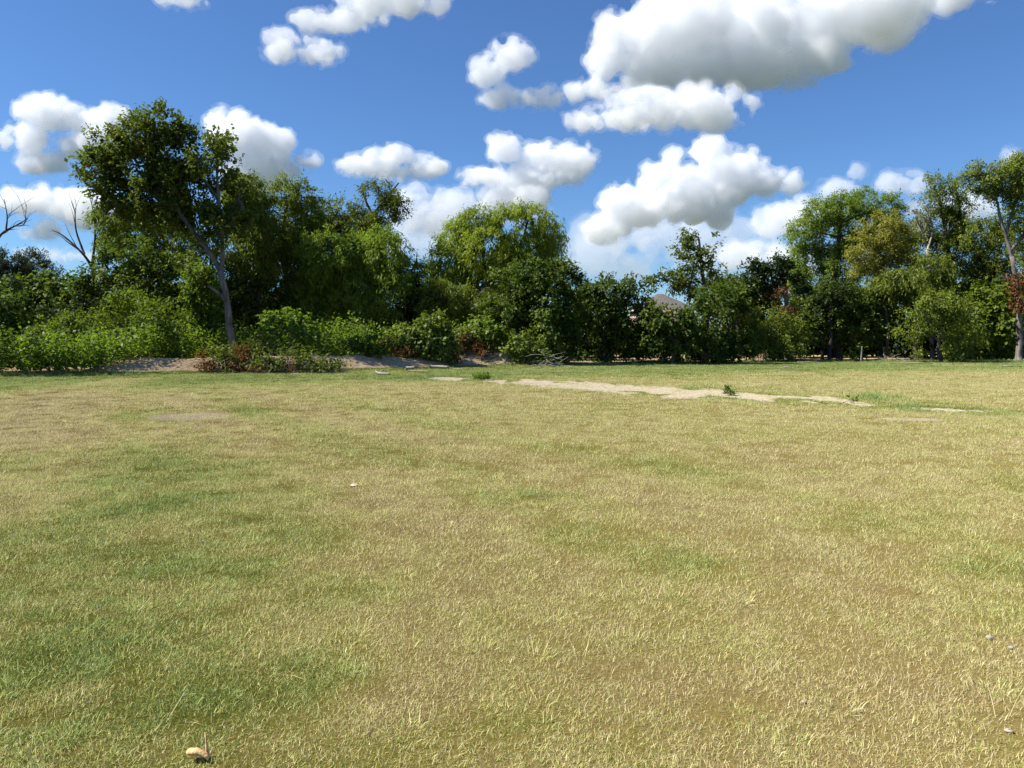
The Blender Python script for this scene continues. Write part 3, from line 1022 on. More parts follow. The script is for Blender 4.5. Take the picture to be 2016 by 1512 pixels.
    r = S('vine-draped shrub directly below the house roof', 'shrub', 44, [(1322, 638, 36, 28), (1292, 640, 26, 40), (1296, 664, 40, 32), (1350, 632, 20, 24), (1346, 676, 28, 30)], 'vine', 'dark')
    r = S('small shrub with a rusty dead side at the foot of the dark rounded tree', 'shrub', 44.5, [(1372, 678, 20, 18), (1395, 690, 22, 18)], 'vine', 'vine')
    extra_leaves(r, 'dead_foliage', 44.2, [(1388, 696, 14, 14)], 'vine', 'red', .8, 63, 'rusty dead leaves')
    T('dark tree with flat top behind the rounded tree', 'tree', 51, [(1450, 545, 32, 18), (1438, 578, 34, 32), (1478, 578, 34, 36), (1460, 620, 50, 40)], 'elm', 'dark')
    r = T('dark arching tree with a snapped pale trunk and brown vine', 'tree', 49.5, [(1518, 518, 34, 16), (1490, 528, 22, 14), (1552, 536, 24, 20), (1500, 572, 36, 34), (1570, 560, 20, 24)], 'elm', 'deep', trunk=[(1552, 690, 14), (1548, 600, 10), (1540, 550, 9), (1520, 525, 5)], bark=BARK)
    extra_leaves(r, 'dead_vine', 48.6, [(1538, 590, 24, 26), (1556, 615, 22, 20)], 'fine', 'red', .5, 64, 'brown dead vine')
    S('round olive shrub under the arching tree', 'shrub', 48, [(1515, 640, 40, 34), (1548, 662, 40, 34), (1500, 680, 34, 30), (1535, 688, 40, 22)], 'fine', 'olive')
    T('large light green tree with layered crown right of the arching tree', 'tree', 57, [(1618, 416, 34, 26), (1660, 408, 36, 24), (1708, 400, 40, 22), (1750, 415, 26, 26), (1586, 460, 30, 34), (1640, 465, 46, 40), (1596, 515, 42, 34), (1655, 525, 46, 38), (1720, 455, 46, 38), (1570, 545, 36, 30)], 'fine', 'bright', trunk=[(1648, 700, 20), (1646, 600, 16), (1645, 520, 12), (1655, 440, 6)], dens=1.5)
    T('tan-leaved drying tree in front of the large light green tree', 'tree', 53.5, [(1732, 448, 40, 28), (1710, 492, 34, 36), (1752, 510, 36, 38), (1708, 545, 32, 26), (1765, 476, 26, 34)], 'fine', 'tan', dens=1.4)
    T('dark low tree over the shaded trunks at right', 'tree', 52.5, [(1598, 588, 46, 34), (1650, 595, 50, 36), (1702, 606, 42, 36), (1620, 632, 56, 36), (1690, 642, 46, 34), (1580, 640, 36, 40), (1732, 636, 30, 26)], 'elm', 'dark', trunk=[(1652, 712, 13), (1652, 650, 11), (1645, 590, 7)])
    T('olive tree with long drooping boughs right of the tan tree', 'tree', 51.5, [(1780, 548, 46, 16), (1832, 552, 42, 20), (1748, 566, 38, 16), (1832, 525, 40, 20), (1790, 575, 40, 18)], 'willow', 'olive', trunk=[(1800, 712, 12), (1806, 620, 10), (1812, 550, 7)], dens=1.5)
    T('tall thin airy tree left of the right-hand trunk', 'tree', 56, [(1828, 364, 28, 15), (1865, 358, 26, 18), (1856, 396, 32, 24), (1888, 415, 26, 30), (1848, 445, 40, 32), (1828, 495, 50, 40), (1880, 500, 50, 48), (1800, 470, 36, 40), (1900, 450, 30, 36)], 'fine', 'olive', trunk=[(1872, 712, 15), (1870, 580, 12), (1862, 460, 8), (1846, 380, 4)], limbs=[[(1866, 480, 6), (1890, 430, 4), (1880, 370, 2)]], dens=1.0)
    r = bare_tree('dead_tree', 'pale half-dead tree top beside the tall airy tree', 55, [[(1835, 712, 10), (1832, 560, 8), (1826, 490, 6)], [(1826, 492, 5), (1815, 455, 4), (1800, 425, 2)], [(1826, 492, 5), (1836, 450, 4), (1822, 410, 2)], [(1830, 520, 5), (1850, 480, 3), (1858, 450, 2)]], BARK_P, 31, 9)
    extra_leaves(r, 'foliage', 55, [(1805, 412, 22, 26), (1822, 440, 20, 24)], 'sparse', 'pale', .6, 65, 'thin pale leaves')
    r = plant('tall_tree', 'tall forked tree cut by the right edge with bare lower trunk', 'tree', 48.5, [(1925, 352, 28, 20), (1962, 335, 40, 22), (2008, 345, 40, 34), (1990, 372, 34, 16), (2045, 400, 50, 60), (2030, 325, 40, 34), (1945, 378, 26, 14), (2050, 470, 50, 50)], 'fine', 'olive',
      trunk=[(2006, 722, 15), (2008, 650, 11), (2002, 570, 9), (1992, 505, 8)], limbs=[[(1993, 510, 8), (1985, 480, 7), (1968, 425, 6), (1960, 390, 4), (1925, 355, 2)], [(1990, 492, 9), (2014, 462, 7), (2035, 420, 5), (2045, 380, 3)], [(1980, 465, 6), (1990, 425, 5), (2010, 370, 3)]], bark=BARK, dens=1.15, tr=.2, twigs=12)
    extra_leaves(r, 'dead_vine', 48.2, [(2002, 550, 14, 22), (2006, 590, 10, 26)], 'vine', 'red', .7, 66, 'rusty dead vine on the trunk')
    T('mid green tree behind the tall forked tree at right', 'tree', 55, [(1930, 462, 46, 34), (1972, 492, 36, 44), (1900, 535, 46, 40), (1950, 550, 46, 40), (1990, 440, 26, 26)], 'fine', 'olive', dens=1.2)
    S('olive drooping shrub with bare twigs beneath on the right', 'shrub', 47.5, [(1848, 585, 40, 16), (1822, 606, 40, 14), (1884, 606, 34, 18), (1868, 634, 40, 20), (1802, 650, 36, 12), (1846, 668, 36, 16), (1896, 668, 40, 24), (1860, 696, 60, 14)], 'fine', 'olive', dens=.9)
    S('lush dark broad-leaved shrub beside the right-hand trunk', 'shrub', 50.5, [(1930, 598, 40, 36), (1955, 638, 38, 44), (1922, 655, 40, 42), (1968, 590, 28, 36), (1965, 682, 28, 28), (1915, 690, 36, 20)], 'broad', 'fresh')
    S('dark shrub just beyond the right edge of the picture', 'shrub', 51.5, [(2050, 620, 46, 60), (2070, 680, 50, 36), (2060, 550, 50, 40)], 'dark', 'dark')
    # dead bare trees at the left
    bare_tree('dead_tree', 'bare dead tree with upswept grey limbs left of the leaning tree', 45, [[(196, 690, 14), (190, 600, 11), (182, 515, 9)], [(184, 530, 7), (165, 502, 5), (130, 468, 3), (102, 452, 1.5)], [(166, 500, 5), (150, 455, 3.5), (147, 415, 2), (140, 395, 1)], [(182, 515, 6), (187, 470, 4), (186, 430, 2.5), (178, 392, 1.2)]], BARK_D, 21, 6)
    bare_tree('dead_tree', 'bare dead limbs reaching in from the left edge', 43, [[(-30, 690, 16), (-28, 560, 13), (-22, 500, 10)], [(-22, 505, 8), (2, 462, 5), (30, 445, 3), (55, 430, 1.5)], [(12, 452, 4), (14, 425, 2.5), (8, 392, 1.2)], [(30, 445, 3), (48, 440, 2), (52, 402, 1)]], BARK_D, 22, 6)
    # thin trunks standing in the shade
    for (px, y, r, lab) in ((1632, 51, 8, 'thin dark trunk in the shade left of the low dark tree stem'), (1742, 51.5, 8, 'thin dark trunk in the shade left of the drooping shrub'), (1618, 53, 7, 'thin leaning trunk under the large light green tree')):
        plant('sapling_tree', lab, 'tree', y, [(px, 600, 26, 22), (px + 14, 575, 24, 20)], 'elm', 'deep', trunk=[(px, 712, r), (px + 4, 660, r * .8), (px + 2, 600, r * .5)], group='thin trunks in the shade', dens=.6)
    # second row: thicket that closes the view under the crowns
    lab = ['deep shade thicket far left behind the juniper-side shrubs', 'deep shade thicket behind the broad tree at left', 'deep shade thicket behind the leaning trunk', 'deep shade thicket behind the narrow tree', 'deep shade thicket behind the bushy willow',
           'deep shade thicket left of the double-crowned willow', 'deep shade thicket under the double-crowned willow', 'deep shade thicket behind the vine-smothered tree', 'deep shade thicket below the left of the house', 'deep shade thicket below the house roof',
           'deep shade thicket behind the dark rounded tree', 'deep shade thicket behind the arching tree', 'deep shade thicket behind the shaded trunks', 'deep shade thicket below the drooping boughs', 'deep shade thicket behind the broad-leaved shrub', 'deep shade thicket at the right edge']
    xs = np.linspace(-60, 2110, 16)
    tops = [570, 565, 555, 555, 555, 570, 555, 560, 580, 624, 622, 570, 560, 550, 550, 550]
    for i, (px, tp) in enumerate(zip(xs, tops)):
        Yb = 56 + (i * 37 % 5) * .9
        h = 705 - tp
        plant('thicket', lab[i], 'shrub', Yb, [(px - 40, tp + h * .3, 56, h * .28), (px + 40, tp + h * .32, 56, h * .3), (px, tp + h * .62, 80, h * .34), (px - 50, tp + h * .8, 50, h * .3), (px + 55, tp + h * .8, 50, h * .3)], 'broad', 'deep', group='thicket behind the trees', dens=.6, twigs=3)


build_trees()


# ------------------------------------------------------------------ weeds, vine mounds and brush
def weed_patch(name, label, regions, mat, hmin, hmax, n, seed, leafL=.17, leafW=.11, pairs=9, stem_mat=None):
    """upright leafy weeds: stems with leaves in whorls. regions: list of ground polygons as (x0,x1,y0,y1) or callables"""
    rng = np.random.default_rng(seed)
    pts = []
    for (ax, ay), (bx, by), wd in regions:
        L = math.hypot(bx - ax, by - ay)
        m = int(n * L * wd)
        t = rng.random(m); o = rng.uniform(0, wd, m)
        nx, ny = -(by - ay) / L, (bx - ax) / L
        if ny < 0:
            nx, ny = -nx, -ny
        pts.append(np.stack([ax + (bx - ax) * t + nx * o, ay + (by - ay) * t + ny * o], 1))
    P = np.concatenate(pts)
    z = height(P[:, 0], P[:, 1])
    hs = rng.uniform(hmin, hmax, len(P)) * (.62 + .75 * fbm(P[:, 0] * .6 + seed, P[:, 1] * .6, 3))
    m = len(P); k = pairs * 2
    tt = np.tile(np.repeat(np.linspace(.22, 1, pairs), 2)[None, :], (m, 1)) + rng.normal(0, .03, (m, k))
    ang = rng.random((m, 1)) * 6.28 + np.tile(np.arange(k)[None, :] * 3.14 + (np.arange(k) // 2)[None, :] * 1.9, (m, 1))
    lean = rng.normal(0, .10, (m, 2))
    base = np.stack([P[:, 0][:, None] + lean[:, :1] * tt * hs[:, None], P[:, 1][:, None] + lean[:, 1:] * tt * hs[:, None], z[:, None] + tt * hs[:, None]], -1).reshape(-1, 3)
    out = np.stack([np.cos(ang), np.sin(ang), np.full_like(ang, .12)], -1).reshape(-1, 3)
    base = base + out * rng.uniform(.0, .10, (len(base), 1))
    V = leaf_quads(base, out * 1.6, rng, leafL, leafW, .30, 1.1)
    T = (np.repeat(rng.random(m) * .4, k) + rng.random(m * k) * .6)
    # keep out of the soil
    q = V.reshape(-1, 4, 3)
    ok = q[:, :, 2].min(1) > height(q[:, 0, 0], q[:, 0, 1]) + .02
    V = q[ok].reshape(-1, 3); T = T[ok]
    nl = len(V) // 4
    NLEAF[0] += nl
    o = mesh_obj(name, V, np.arange(nl * 4).reshape(-1, 4), MATS[mat], attrs=dict(tint=T))
    tag(o, label, 'weeds', kind='stuff')
    return o


def twig_heap(name, label, cat, cx, cy, rx, ry, h, n, bark, leaf=None, sp='vine', lmat='vine', dens=.7, seed=1, extra=None, lift=0.):
    """heap of cut twigs with foliage over it"""
    rng = np.random.default_rng(seed)
    loc = np.array([cx, cy, float(height(cx, cy)) - .02])
    root = empty(name, tuple(loc))
    tag(root, label, cat)
    tb = Tubes()
    for i in range(n):
        a = rng.random() * 6.28; rr = math.sqrt(rng.random())
        p = np.array([cx + rx * rr * math.cos(a), cy + ry * rr * math.sin(a), 0])
        zz = float(height(p[0], p[1]))
        p[2] = zz + rng.uniform(.02, max(.06, h * (1 - rr * rr) * .9))
        az = rng.random() * 6.28; ln = rng.uniform(.3, 1.2) * min(1, h * 1.4 + .3)
        d = np.array([math.cos(az), math.sin(az), rng.uniform(-.25, .55)])
        p2 = p + d * ln
        p2[2] = max(p2[2], float(height(p2[0], p2[1])) + .01)
        md = (p + p2) / 2 + rng.normal(0, .06, 3)
        c = curve_pts([p, md, p2], 6) - loc
        r0 = rng.uniform(.006, .02)
        tb.add(c, np.linspace(r0, r0 * .4, len(c)), 4, cap=False)
    tb.obj('twig_tangle', bark, root)
    for j, (lob, sp_, mt, dn, nm) in enumerate(leaf or []):
        L3 = []
        for (ox, oy, oz, ax, ay, az_) in lob:
            L3.append(((cx + ox, cy + oy, float(height(cx + ox, cy + oy)) + oz), (ax, ay, az_)))
        V, T, C = crown_mesh(L3, sp_, rng, dn, floor=True)
        k = len(V) // 4
        NLEAF[0] += k
        mesh_obj(nm, V - loc, np.arange(k * 4).reshape(-1, 4), MATS[mt], root, attrs=dict(tint=T))
    return root


def build_weeds():
    g = ground_pt
    weed_patch('weed_bank', 'bank of leafy green weeds along the left edge of the field', [(g(40, 742), g(200, 738), 2.4), (g(200, 738), g(390, 727), 2.6)], 'weed', 1.1, 1.9, 18, 201)
    weed_patch('weed_bank', 'bright leafy weeds behind the leaning trunk and brush pile', [((-16.2, 37.6), (-7.4, 40.6), 4.0)], 'weed', 1.5, 2.4, 15, 202)
    weed_patch('weed_bank', 'bright leafy weeds between the bushy willow and the vine mound', [((-7.6, 40.4), (0.4, 44.6), 3.0)], 'weed', 1.4, 2.2, 15, 203)
    weed_patch('weed_bank', 'tall dark weeds in the far left corner of the field', [(g(-120, 742), g(55, 742), 2.4)], 'dark', 1.2, 2.1, 15, 204)
    # pale dry weeds among them
    weed_patch('dry_weed', 'straw-coloured dry weed stalks among the green weeds beside the leaning trunk', [((-12.6, 37.2), (-10.6, 37.7), .8)], 'straw', .9, 1.5, 16, 205, .12, .03)
    # single leafy bushes in front
    S = lambda *a, **k: plant('weed_bush', *a, **k)
    S('bright green bush rising above the weeds right of the leaning trunk', 'shrub', 41.5, [(565, 628, 34, 16), (590, 640, 30, 14), (545, 642, 30, 14)], 'broad', 'weed', group='bushes in front of the trees', dens=1.1)
    S('rounded green bush left of the vine mound, over the dirt', 'shrub', 38.2, [(722, 668, 18, 14), (708, 690, 24, 16), (738, 698, 26, 14), (690, 682, 18, 10)], 'vine', 'fresh', group='bushes in front of the trees')
    S('bright yellow-green bush below the olive shrub at centre', 'shrub', 43, [(960, 645, 30, 14), (990, 655, 24, 12), (945, 662, 34, 12)], 'broad', 'weed', group='bushes in front of the trees')
    S('leafy climber bush between the dirt pile and the vine-smothered tree', 'shrub', 42, [(1040, 672, 30, 22), (1060, 695, 34, 18), (1020, 690, 24, 14)], 'vine', 'vine', group='bushes in front of the trees')
    S('dark leafy bush at the foot of the leaning grey trunk', 'shrub', 36.6, [(474, 680, 22, 18), (482, 700, 24, 14), (462, 706, 18, 12)], 'vine', 'dark', group='bushes in front of the trees')
    # vine mound: green front, rusty foot
    x, y = g(835, 725)
    twig_heap('vine_mound', 'tall mound of green vines with rusty foot at the edge of the grass', 'vine mound', x, y + 1.5, 1.6, .8, 1.2, 90, BARK_D,
              [([(-.1, 0, .9, 1.05, .8, .95), (.35, .1, 1.55, .7, .65, .75), (-.85, .1, .9, .85, .7, .8), (.95, 0, .75, .55, .55, .7)], 'vine', 'vine', 1.8, 'foliage'),
               ([(-1.7, -.2, .4, .7, .5, .42), (-1.1, -.6, .28, .6, .4, .32), (1.2, -.4, .3, .45, .4, .35)], 'fine', 'red', 1.1, 'dead_foliage')], seed=301)
    x, y = g(915, 722)
    twig_heap('brush_pile', 'pile of rust-brown dead brush right of the vine mound', 'brush pile', x, y + 1.6, 1.5, .8, .7, 110, BARK_D,
              [([(0, 0, .45, 1.2, .6, .45), (.9, 0, .35, .8, .6, .40), (-.8, .1, .5, .6, .5, .45)], 'fine', 'red', 1.1, 'dead_foliage'), ([(.2, .5, .95, 1.3, .6, .36), (-.7, .3, .9, .7, .5, .4)], 'vine', 'vine', 1.4, 'foliage')], seed=302)
    x, y = g(575, 735)
    twig_heap('brush_pile', 'long low pile of cut green brush lying right of the leaning trunk', 'brush pile', x, y + .8, 2.1, .7, .6, 300, BARK,
              [([(-1.4, 0, .4, .9, .5, .45), (-.4, 0, .5, 1.0, .55, .52), (.6, 0, .42, 1.0, .5, .46), (1.5, -.1, .25, .8, .4, .3)], 'fine', 'elm', .9, 'foliage'),
               ([(-.9, -.4, .2, .9, .3, .2), (-2.0, -.1, .25, .5, .4, .25)], 'fine', 'red', .9, 'dead_foliage')], seed=303)
    x, y = g(432, 735)
    twig_heap('brush_pile', 'reddish-brown dead brush heaped at the foot of the leaning trunk', 'brush pile', x, y + .9, 1.0, .7, .8, 110, BARK_D,
              [([(-.2, 0, .4, .8, .5, .48), (.35, .1, .7, .5, .4, .6), (-.7, -.1, .25, .6, .4, .3)], 'fine', 'red', .8, 'dead_foliage'), ([(0, .3, .75, .7, .5, .35), (.2, 0, .4, .7, .5, .4)], 'fine', 'elm', .8, 'foliage')], seed=304)
    x, y = g(1520, 711)
    twig_heap('brush_pile', 'dry straw-coloured brush on the dirt heap under the round olive shrub', 'brush pile', x, y + 1.2, 1.3, .6, .3, 70, BARK, [([(0, 0, .3, 1.2, .6, .2)], 'fine', 'straw', .4, 'dead_foliage')], seed=305)
    x, y = g(1765, 712)
    twig_heap('brush_pile', 'small dry twig heap left of the drooping shrub at right', 'brush pile', x, y + .6, .9, .4, .35, 50, BARK_P, [([(0, 0, .3, .6, .4, .25)], 'fine', 'straw', .4, 'dead_foliage')], seed=306)
    x, y = g(1080, 722)
    twig_heap('brush_pile', 'tangle of pale bare vine stems under the vine-smothered tree', 'brush pile', x, y + .5, .6, .4, 1.1, 60, BARK_P, [([(0, .3, .6, .5, .4, .5)], 'vine', 'vine', .35, 'foliage')], seed=307)
    # sapling and stump at right
    plant('sapling', 'small bright sapling beside a grey stump in front of the shaded trunks', 'shrub', 49, [(1690, 693, 11, 9), (1683, 700, 8, 6), (1697, 702, 8, 6)], 'broad', 'weed', tr=.03, dens=1.2)
    plant('weed_clump', 'small green weed clump at the left end of the bare soil streak', 'weed', float(g(950, 750)[1]), [(945, 745, 14, 5), (958, 746, 9, 4)], 'clump', 'weed', tr=.01, dens=1.0)
    plant('weed_clump', 'grassy weed clump in the middle of the bare soil streak', 'weed', float(g(1428, 779)[1]), [(1425, 773, 12, 6), (1440, 775, 9, 5)], 'clump', 'fresh', tr=.01, dens=.7)
    plant('weed_clump', 'small green weed at the right end of the bare soil streak', 'weed', float(g(1678, 795)[1]), [(1678, 791, 8, 5)], 'clump', 'weed', tr=.01, dens=.8)


build_weeds()


# ------------------------------------------------------------------ clouds: real bodies of scattering air, kilometres away
CLOUDS = [  # label, distance (m), ellipses in photo pixels: centre x, y, half width, half height
    ('big grey-bellied cumulus filling the upper right of the sky', 3600, [(1215, 70, 45, 42), (1200, 115, 42, 52), (1290, 65, 70, 58), (1400, 55, 120, 72), (1540, 45, 140, 88), (1680, 25, 140, 72), (1820, -15, 140, 42), (1340, 130, 120, 50), (1470, 130, 120, 55), (1600, 110, 80, 50), (1190, 175, 80, 22), (1572, 160, 36, 18)]),
    ('lower tier of cloud hanging under the big cumulus', 2750, [(1300, 228, 120, 32), (1395, 212, 96, 46), (1195, 238, 84, 22), (1250, 195, 70, 20)]),
    ('ragged small cloud left of the big cumulus', 3600, [(1000, 112, 44, 32), (955, 150, 30, 28), (985, 190, 40, 20), (1060, 192, 48, 20)]),
    ('cloud cut by the top edge left of centre', 3300, [(770, 5, 100, 38), (690, 38, 48, 26), (850, 10, 34, 22), (615, 40, 44, 20)]),
    ('small flat cloud below the one at the top edge', 3500, [(600, 105, 74, 22), (545, 74, 28, 14)]),
    ('sliver of cloud at the top edge on the left', 3400, [(360, 0, 45, 9)]),
    ('ring-shaped cloud left of the leaning tree', 5500, [(90, 218, 60, 28), (140, 238, 70, 22), (215, 235, 36, 26), (50, 275, 46, 28), (85, 320, 44, 24), (135, 295, 32, 20), (200, 275, 50, 30)]),
    ('low wide cloud behind the dead branches at left', 8000, [(120, 398, 100, 28), (40, 400, 40, 22), (185, 420, 60, 40), (90, 455, 46, 16)]),
    ('thin low cloud above the far junipers', 11000, [(75, 495, 44, 8), (140, 505, 50, 10)]),
    ('bright towering cumulus right of the leaning tree crown', 6500, [(428, 245, 22, 30), (475, 275, 58, 44), (530, 290, 46, 40), (510, 340, 70, 44)]),
    ('tiny puff right of the towering cumulus', 6500, [(606, 318, 18, 11)]),
    ('flat-based cloud above the tree with the crooked limb', 6500, [(715, 328, 54, 14), (765, 312, 42, 20), (835, 330, 40, 19), (790, 338, 70, 12)]),
    ('heaped low cloud between the crooked-limb tree and the double-crowned willow', 9000, [(810, 395, 46, 30), (880, 405, 46, 34), (845, 440, 80, 34), (912, 410, 26, 36)]),
    ('two-headed cumulus above the double-crowned willow', 7000, [(995, 295, 30, 27), (1070, 312, 46, 28), (1135, 318, 42, 34), (960, 350, 58, 14), (1040, 350, 100, 24), (1010, 395, 70, 34)]),
    ('large stepped cumulus above the house roof', 8500, [(1395, 300, 30, 30), (1325, 310, 16, 18), (1440, 335, 66, 40), (1285, 352, 34, 26), (1370, 375, 110, 46), (1510, 365, 70, 26), (1225, 400, 46, 34), (1330, 415, 120, 34), (1190, 450, 46, 30)]),
    ('thin hazy cloud layer low above the house roof', 12000, [(1170, 480, 60, 50), (1250, 455, 90, 36), (1400, 450, 120, 34), (1310, 480, 170, 30), (1200, 510, 90, 34), (1430, 500, 120, 30), (1330, 535, 180, 26), (1560, 520, 100, 24)]),
    ('pale hazy cloud low behind the bushy willow', 12000, [(840, 480, 90, 34), (900, 455, 60, 40), (1000, 420, 80, 26)]),
    ('low cloud bank left of the large light green tree', 10000, [(1685, 345, 18, 16), (1655, 372, 38, 20), (1570, 430, 90, 38), (1480, 505, 120, 26)]),
    ('low cloud behind the tall airy tree at right', 10000, [(1775, 365, 52, 22), (1880, 410, 90, 26)]),
    ('scrap of cloud at the right edge', 9000, [(2000, 312, 24, 18)]),
]


def surface_nets(f, iso=0.):
    """quads of the iso surface of a 3-D field (inside = positive)"""
    ins = f > iso
    nx, ny, nz = f.shape
    cnt = np.zeros((nx - 1, ny - 1, nz - 1), np.float32)
    acc = np.zeros((nx - 1, ny - 1, nz - 1, 3), np.float32)
    sl_ = lambda o, n: slice(o, n - 1 + o)
    corners = [(a, b, c) for a in (0, 1) for b in (0, 1) for c in (0, 1)]
    for a in corners:
        for ax in range(3):
            if a[ax]:
                continue
            b = list(a); b[ax] = 1
            fa = f[sl_(a[0], nx), sl_(a[1], ny), sl_(a[2], nz)]
            fb = f[sl_(b[0], nx), sl_(b[1], ny), sl_(b[2], nz)]
            cr = (fa > iso) != (fb > iso)
            t = np.where(cr, (iso - fa) / np.where(np.abs(fb - fa) < 1e-9, 1e-9, fb - fa), 0)
            for q in range(3):
                acc[..., q] += np.where(cr, a[q] + (t if q == ax else 0), 0)
            cnt += cr
    has = cnt > 0
    idx = np.full(has.shape, -1, np.int64)
    idx[has] = np.arange(has.sum())
    base = np.stack(np.nonzero(has), 1)
    V = base + acc[has] / cnt[has][:, None]
    quads = []
    for ax in range(3):
        u, v = [(1, 2), (2, 0), (0, 1)][ax]
        A = ins.take(range(0, f.shape[ax] - 1), ax); B = ins.take(range(1, f.shape[ax]), ax)
        for flip, m in ((False, A & ~B), (True, ~A & B)):
            p = np.stack(np.nonzero(m), 1)
            p = p[(p[:, u] > 0) & (p[:, v] > 0) & (p[:, u] < f.shape[u] - 1) & (p[:, v] < f.shape[v] - 1)]
            if not len(p):
                continue
            eu = np.zeros(3, int); eu[u] = 1
            ev = np.zeros(3, int); ev[v] = 1
            q = [idx[tuple((p + o).T)] for o in (-eu - ev, -ev, 0 * eu, -eu)]
            q = np.stack(q if not flip else q[::-1], 1)
            quads.append(q)
    Q = np.concatenate(quads)
    return V, Q[(Q >= 0).all(1)]


def cloud_mat(density):
    m, t, out = new_mat('cloud_air')
    v = t.new('ShaderNodeVolumePrincipled')
    v.inputs['Color'].default_value = (.966, .972, .982, 1)
    v.inputs['Density'].default_value = density
    v.inputs['Anisotropy'].default_value = .0
    t.l.new(v.outputs[0], out.inputs['Volume'])
    return m


def build_clouds():
    for ci, (label, D, ells) in enumerate(CLOUDS):
        ells = [(a, b, c * 1.05 + 2, d * 1.05 + 2) for a, b, c, d in ells]
        rng = np.random.default_rng(900 + ci)
        sph = []
        for cx, cy, rx, ry in ells:
            m = min(rx, ry)
            rd = math.sqrt(rx * ry) * .9
            yo = rng.uniform(-.25, .25) * rd
            for k in range(max(2, int(round(2.2 * rx / ry)))):          # body
                t = rng.uniform(-1, 1)
                sph.append((cx + t * max(0, rx - m * .8), yo + rng.uniform(-.4, .4) * rd, -cy + rng.uniform(-.12, .1) * ry, m * rng.uniform(.68, .85)))
            n1 = int(10 + 5 * rx / ry)
            for k in range(n1):                                          # heads
                u = unit(rng.normal(0, 1, 3) + np.array([0, 0, .25]))
                if u[2] < -.35:
                    u[2] *= .4
                r = m * rng.uniform(.22, .42)
                sph.append((cx + u[0] * (rx - r * .75), yo + u[1] * (rd - r), -cy + u[2] * (ry - r * .75), r))
            for k in range(int(22 + 14 * rx / ry)):                      # small billows
                u = unit(rng.normal(0, 1, 3) + np.array([0, -.2, .3]))
                r = max(2.6, m * rng.uniform(.09, .2))
                sph.append((cx + u[0] * (rx - r * .4), yo + u[1] * (rd - r), -cy + u[2] * (ry - r * .4) * (1 if u[2] > 0 else .8), r))
        S = np.array(sph)
        lo = (S[:, :3] - S[:, 3:]).min(0) - 9
        hi = (S[:, :3] + S[:, 3:]).max(0) + 9
        h = max(3.5, min(5.8, (hi[0] - lo[0]) / 86))
        lo = lo - 8
        hi = hi + 8
        dim = np.ceil((hi - lo) / h).astype(int) + 2
        f = np.full(dim, -16., np.float32)
        for x, y, z, r in S:
            c = np.array([x, y, z])
            a = np.maximum(0, np.floor((c - r - 15 - lo) / h).astype(int)); b = np.minimum(dim, np.ceil((c + r + 15 - lo) / h).astype(int) + 1)
            g = [lo[q] + h * np.arange(a[q], b[q]) - c[q] for q in range(3)]
            d = r - np.sqrt(g[0][:, None, None] ** 2 + g[1][None, :, None] ** 2 + g[2][None, None, :] ** 2)
            v = f[a[0]:b[0], a[1]:b[1], a[2]:b[2]]
            k = 7.0
            hh = np.clip(.5 + .5 * (d - v) / k, 0, 1)
            v[...] = v * (1 - hh) + d * hh + k * hh * (1 - hh)
        G = np.stack(np.meshgrid(*[lo[q] + h * np.arange(dim[q]) for q in range(3)], indexing='ij'), -1).reshape(-1, 3)
        near = np.abs(f.ravel()) < 15
        p = G[near]
        n1 = vnoise3(p / 30 + ci) - .5; n2 = vnoise3(p / 13 + 3 * ci) - .5; n3 = vnoise3(p / 6.5) - .5
        fade = np.clip(1.25 - np.abs(f.ravel()[near]) / 15, 0, 1)
        dens = (.72 if D < 5000 else 1.1 if D < 8800 else .5 if D < 11500 else .22) * F / D / CLOUD_MFP
        root = None
        for part, amp, iso, dn in (('cloud', (13., 10., 7.5), 1.5, .85), ('cloud_veil', (22., 19., 14.), -3.5, .22)):
            nz = (amp[0] * n1 + amp[1] * n2 + amp[2] * n3) * fade
            ff = f.ravel().copy(); ff[near] += nz.astype(np.float32)
            fg = ff.reshape(dim)
            for ax in range(3):                                          # closed at the box
                sl0 = [slice(None)] * 3
                for e in (0, -1):
                    sl0[ax] = e
                    fg[tuple(sl0)] = -16
            V, Q = surface_nets(fg, iso)
            V = lo + h * V
            X = (V[:, 0] - 1008) / F; U = (756 + V[:, 2]) / F
            cp, sp = math.cos(PITCH), math.sin(PITCH)
            dy, dz = cp + U * sp, -sp + U * cp
            W = np.stack([X / dy * D, D + V[:, 1] * D / F, CAM_H + dz / dy * D], 1)
            if root is None:
                loc = W.mean(0)
            o = mesh_obj(part, W - loc, Q, cloud_mat(dens * dn), root, smooth=True)
            if root is None:
                root = o
                o.location = loc
                tag(o, label, kind='structure')


CLOUD_MFP = 24.0      # mean free path, in photo pixels
build_clouds()

# ------------------------------------------------------------------ logs, stones, litter
M_LOG = bark_mat('weathered_wood', (.22, .185, .145), (.48, .43, .36), 2)
M_STONE = plain_mat('pale_limestone', (.27, .235, .18), (.44, .395, .32), 30, .85, .4)
M_CHIP = plain_mat('fresh_wood', (.50, .27, .10), (.78, .58, .30), 40, .8, .5)
M_STICK = bark_mat('dry_stick', (.25, .18, .11), (.50, .40, .27), 3)
M_LITTER = plain_mat('faded_litter', (.55, .33, .27), (.70, .48, .40), 20, .7, .2)


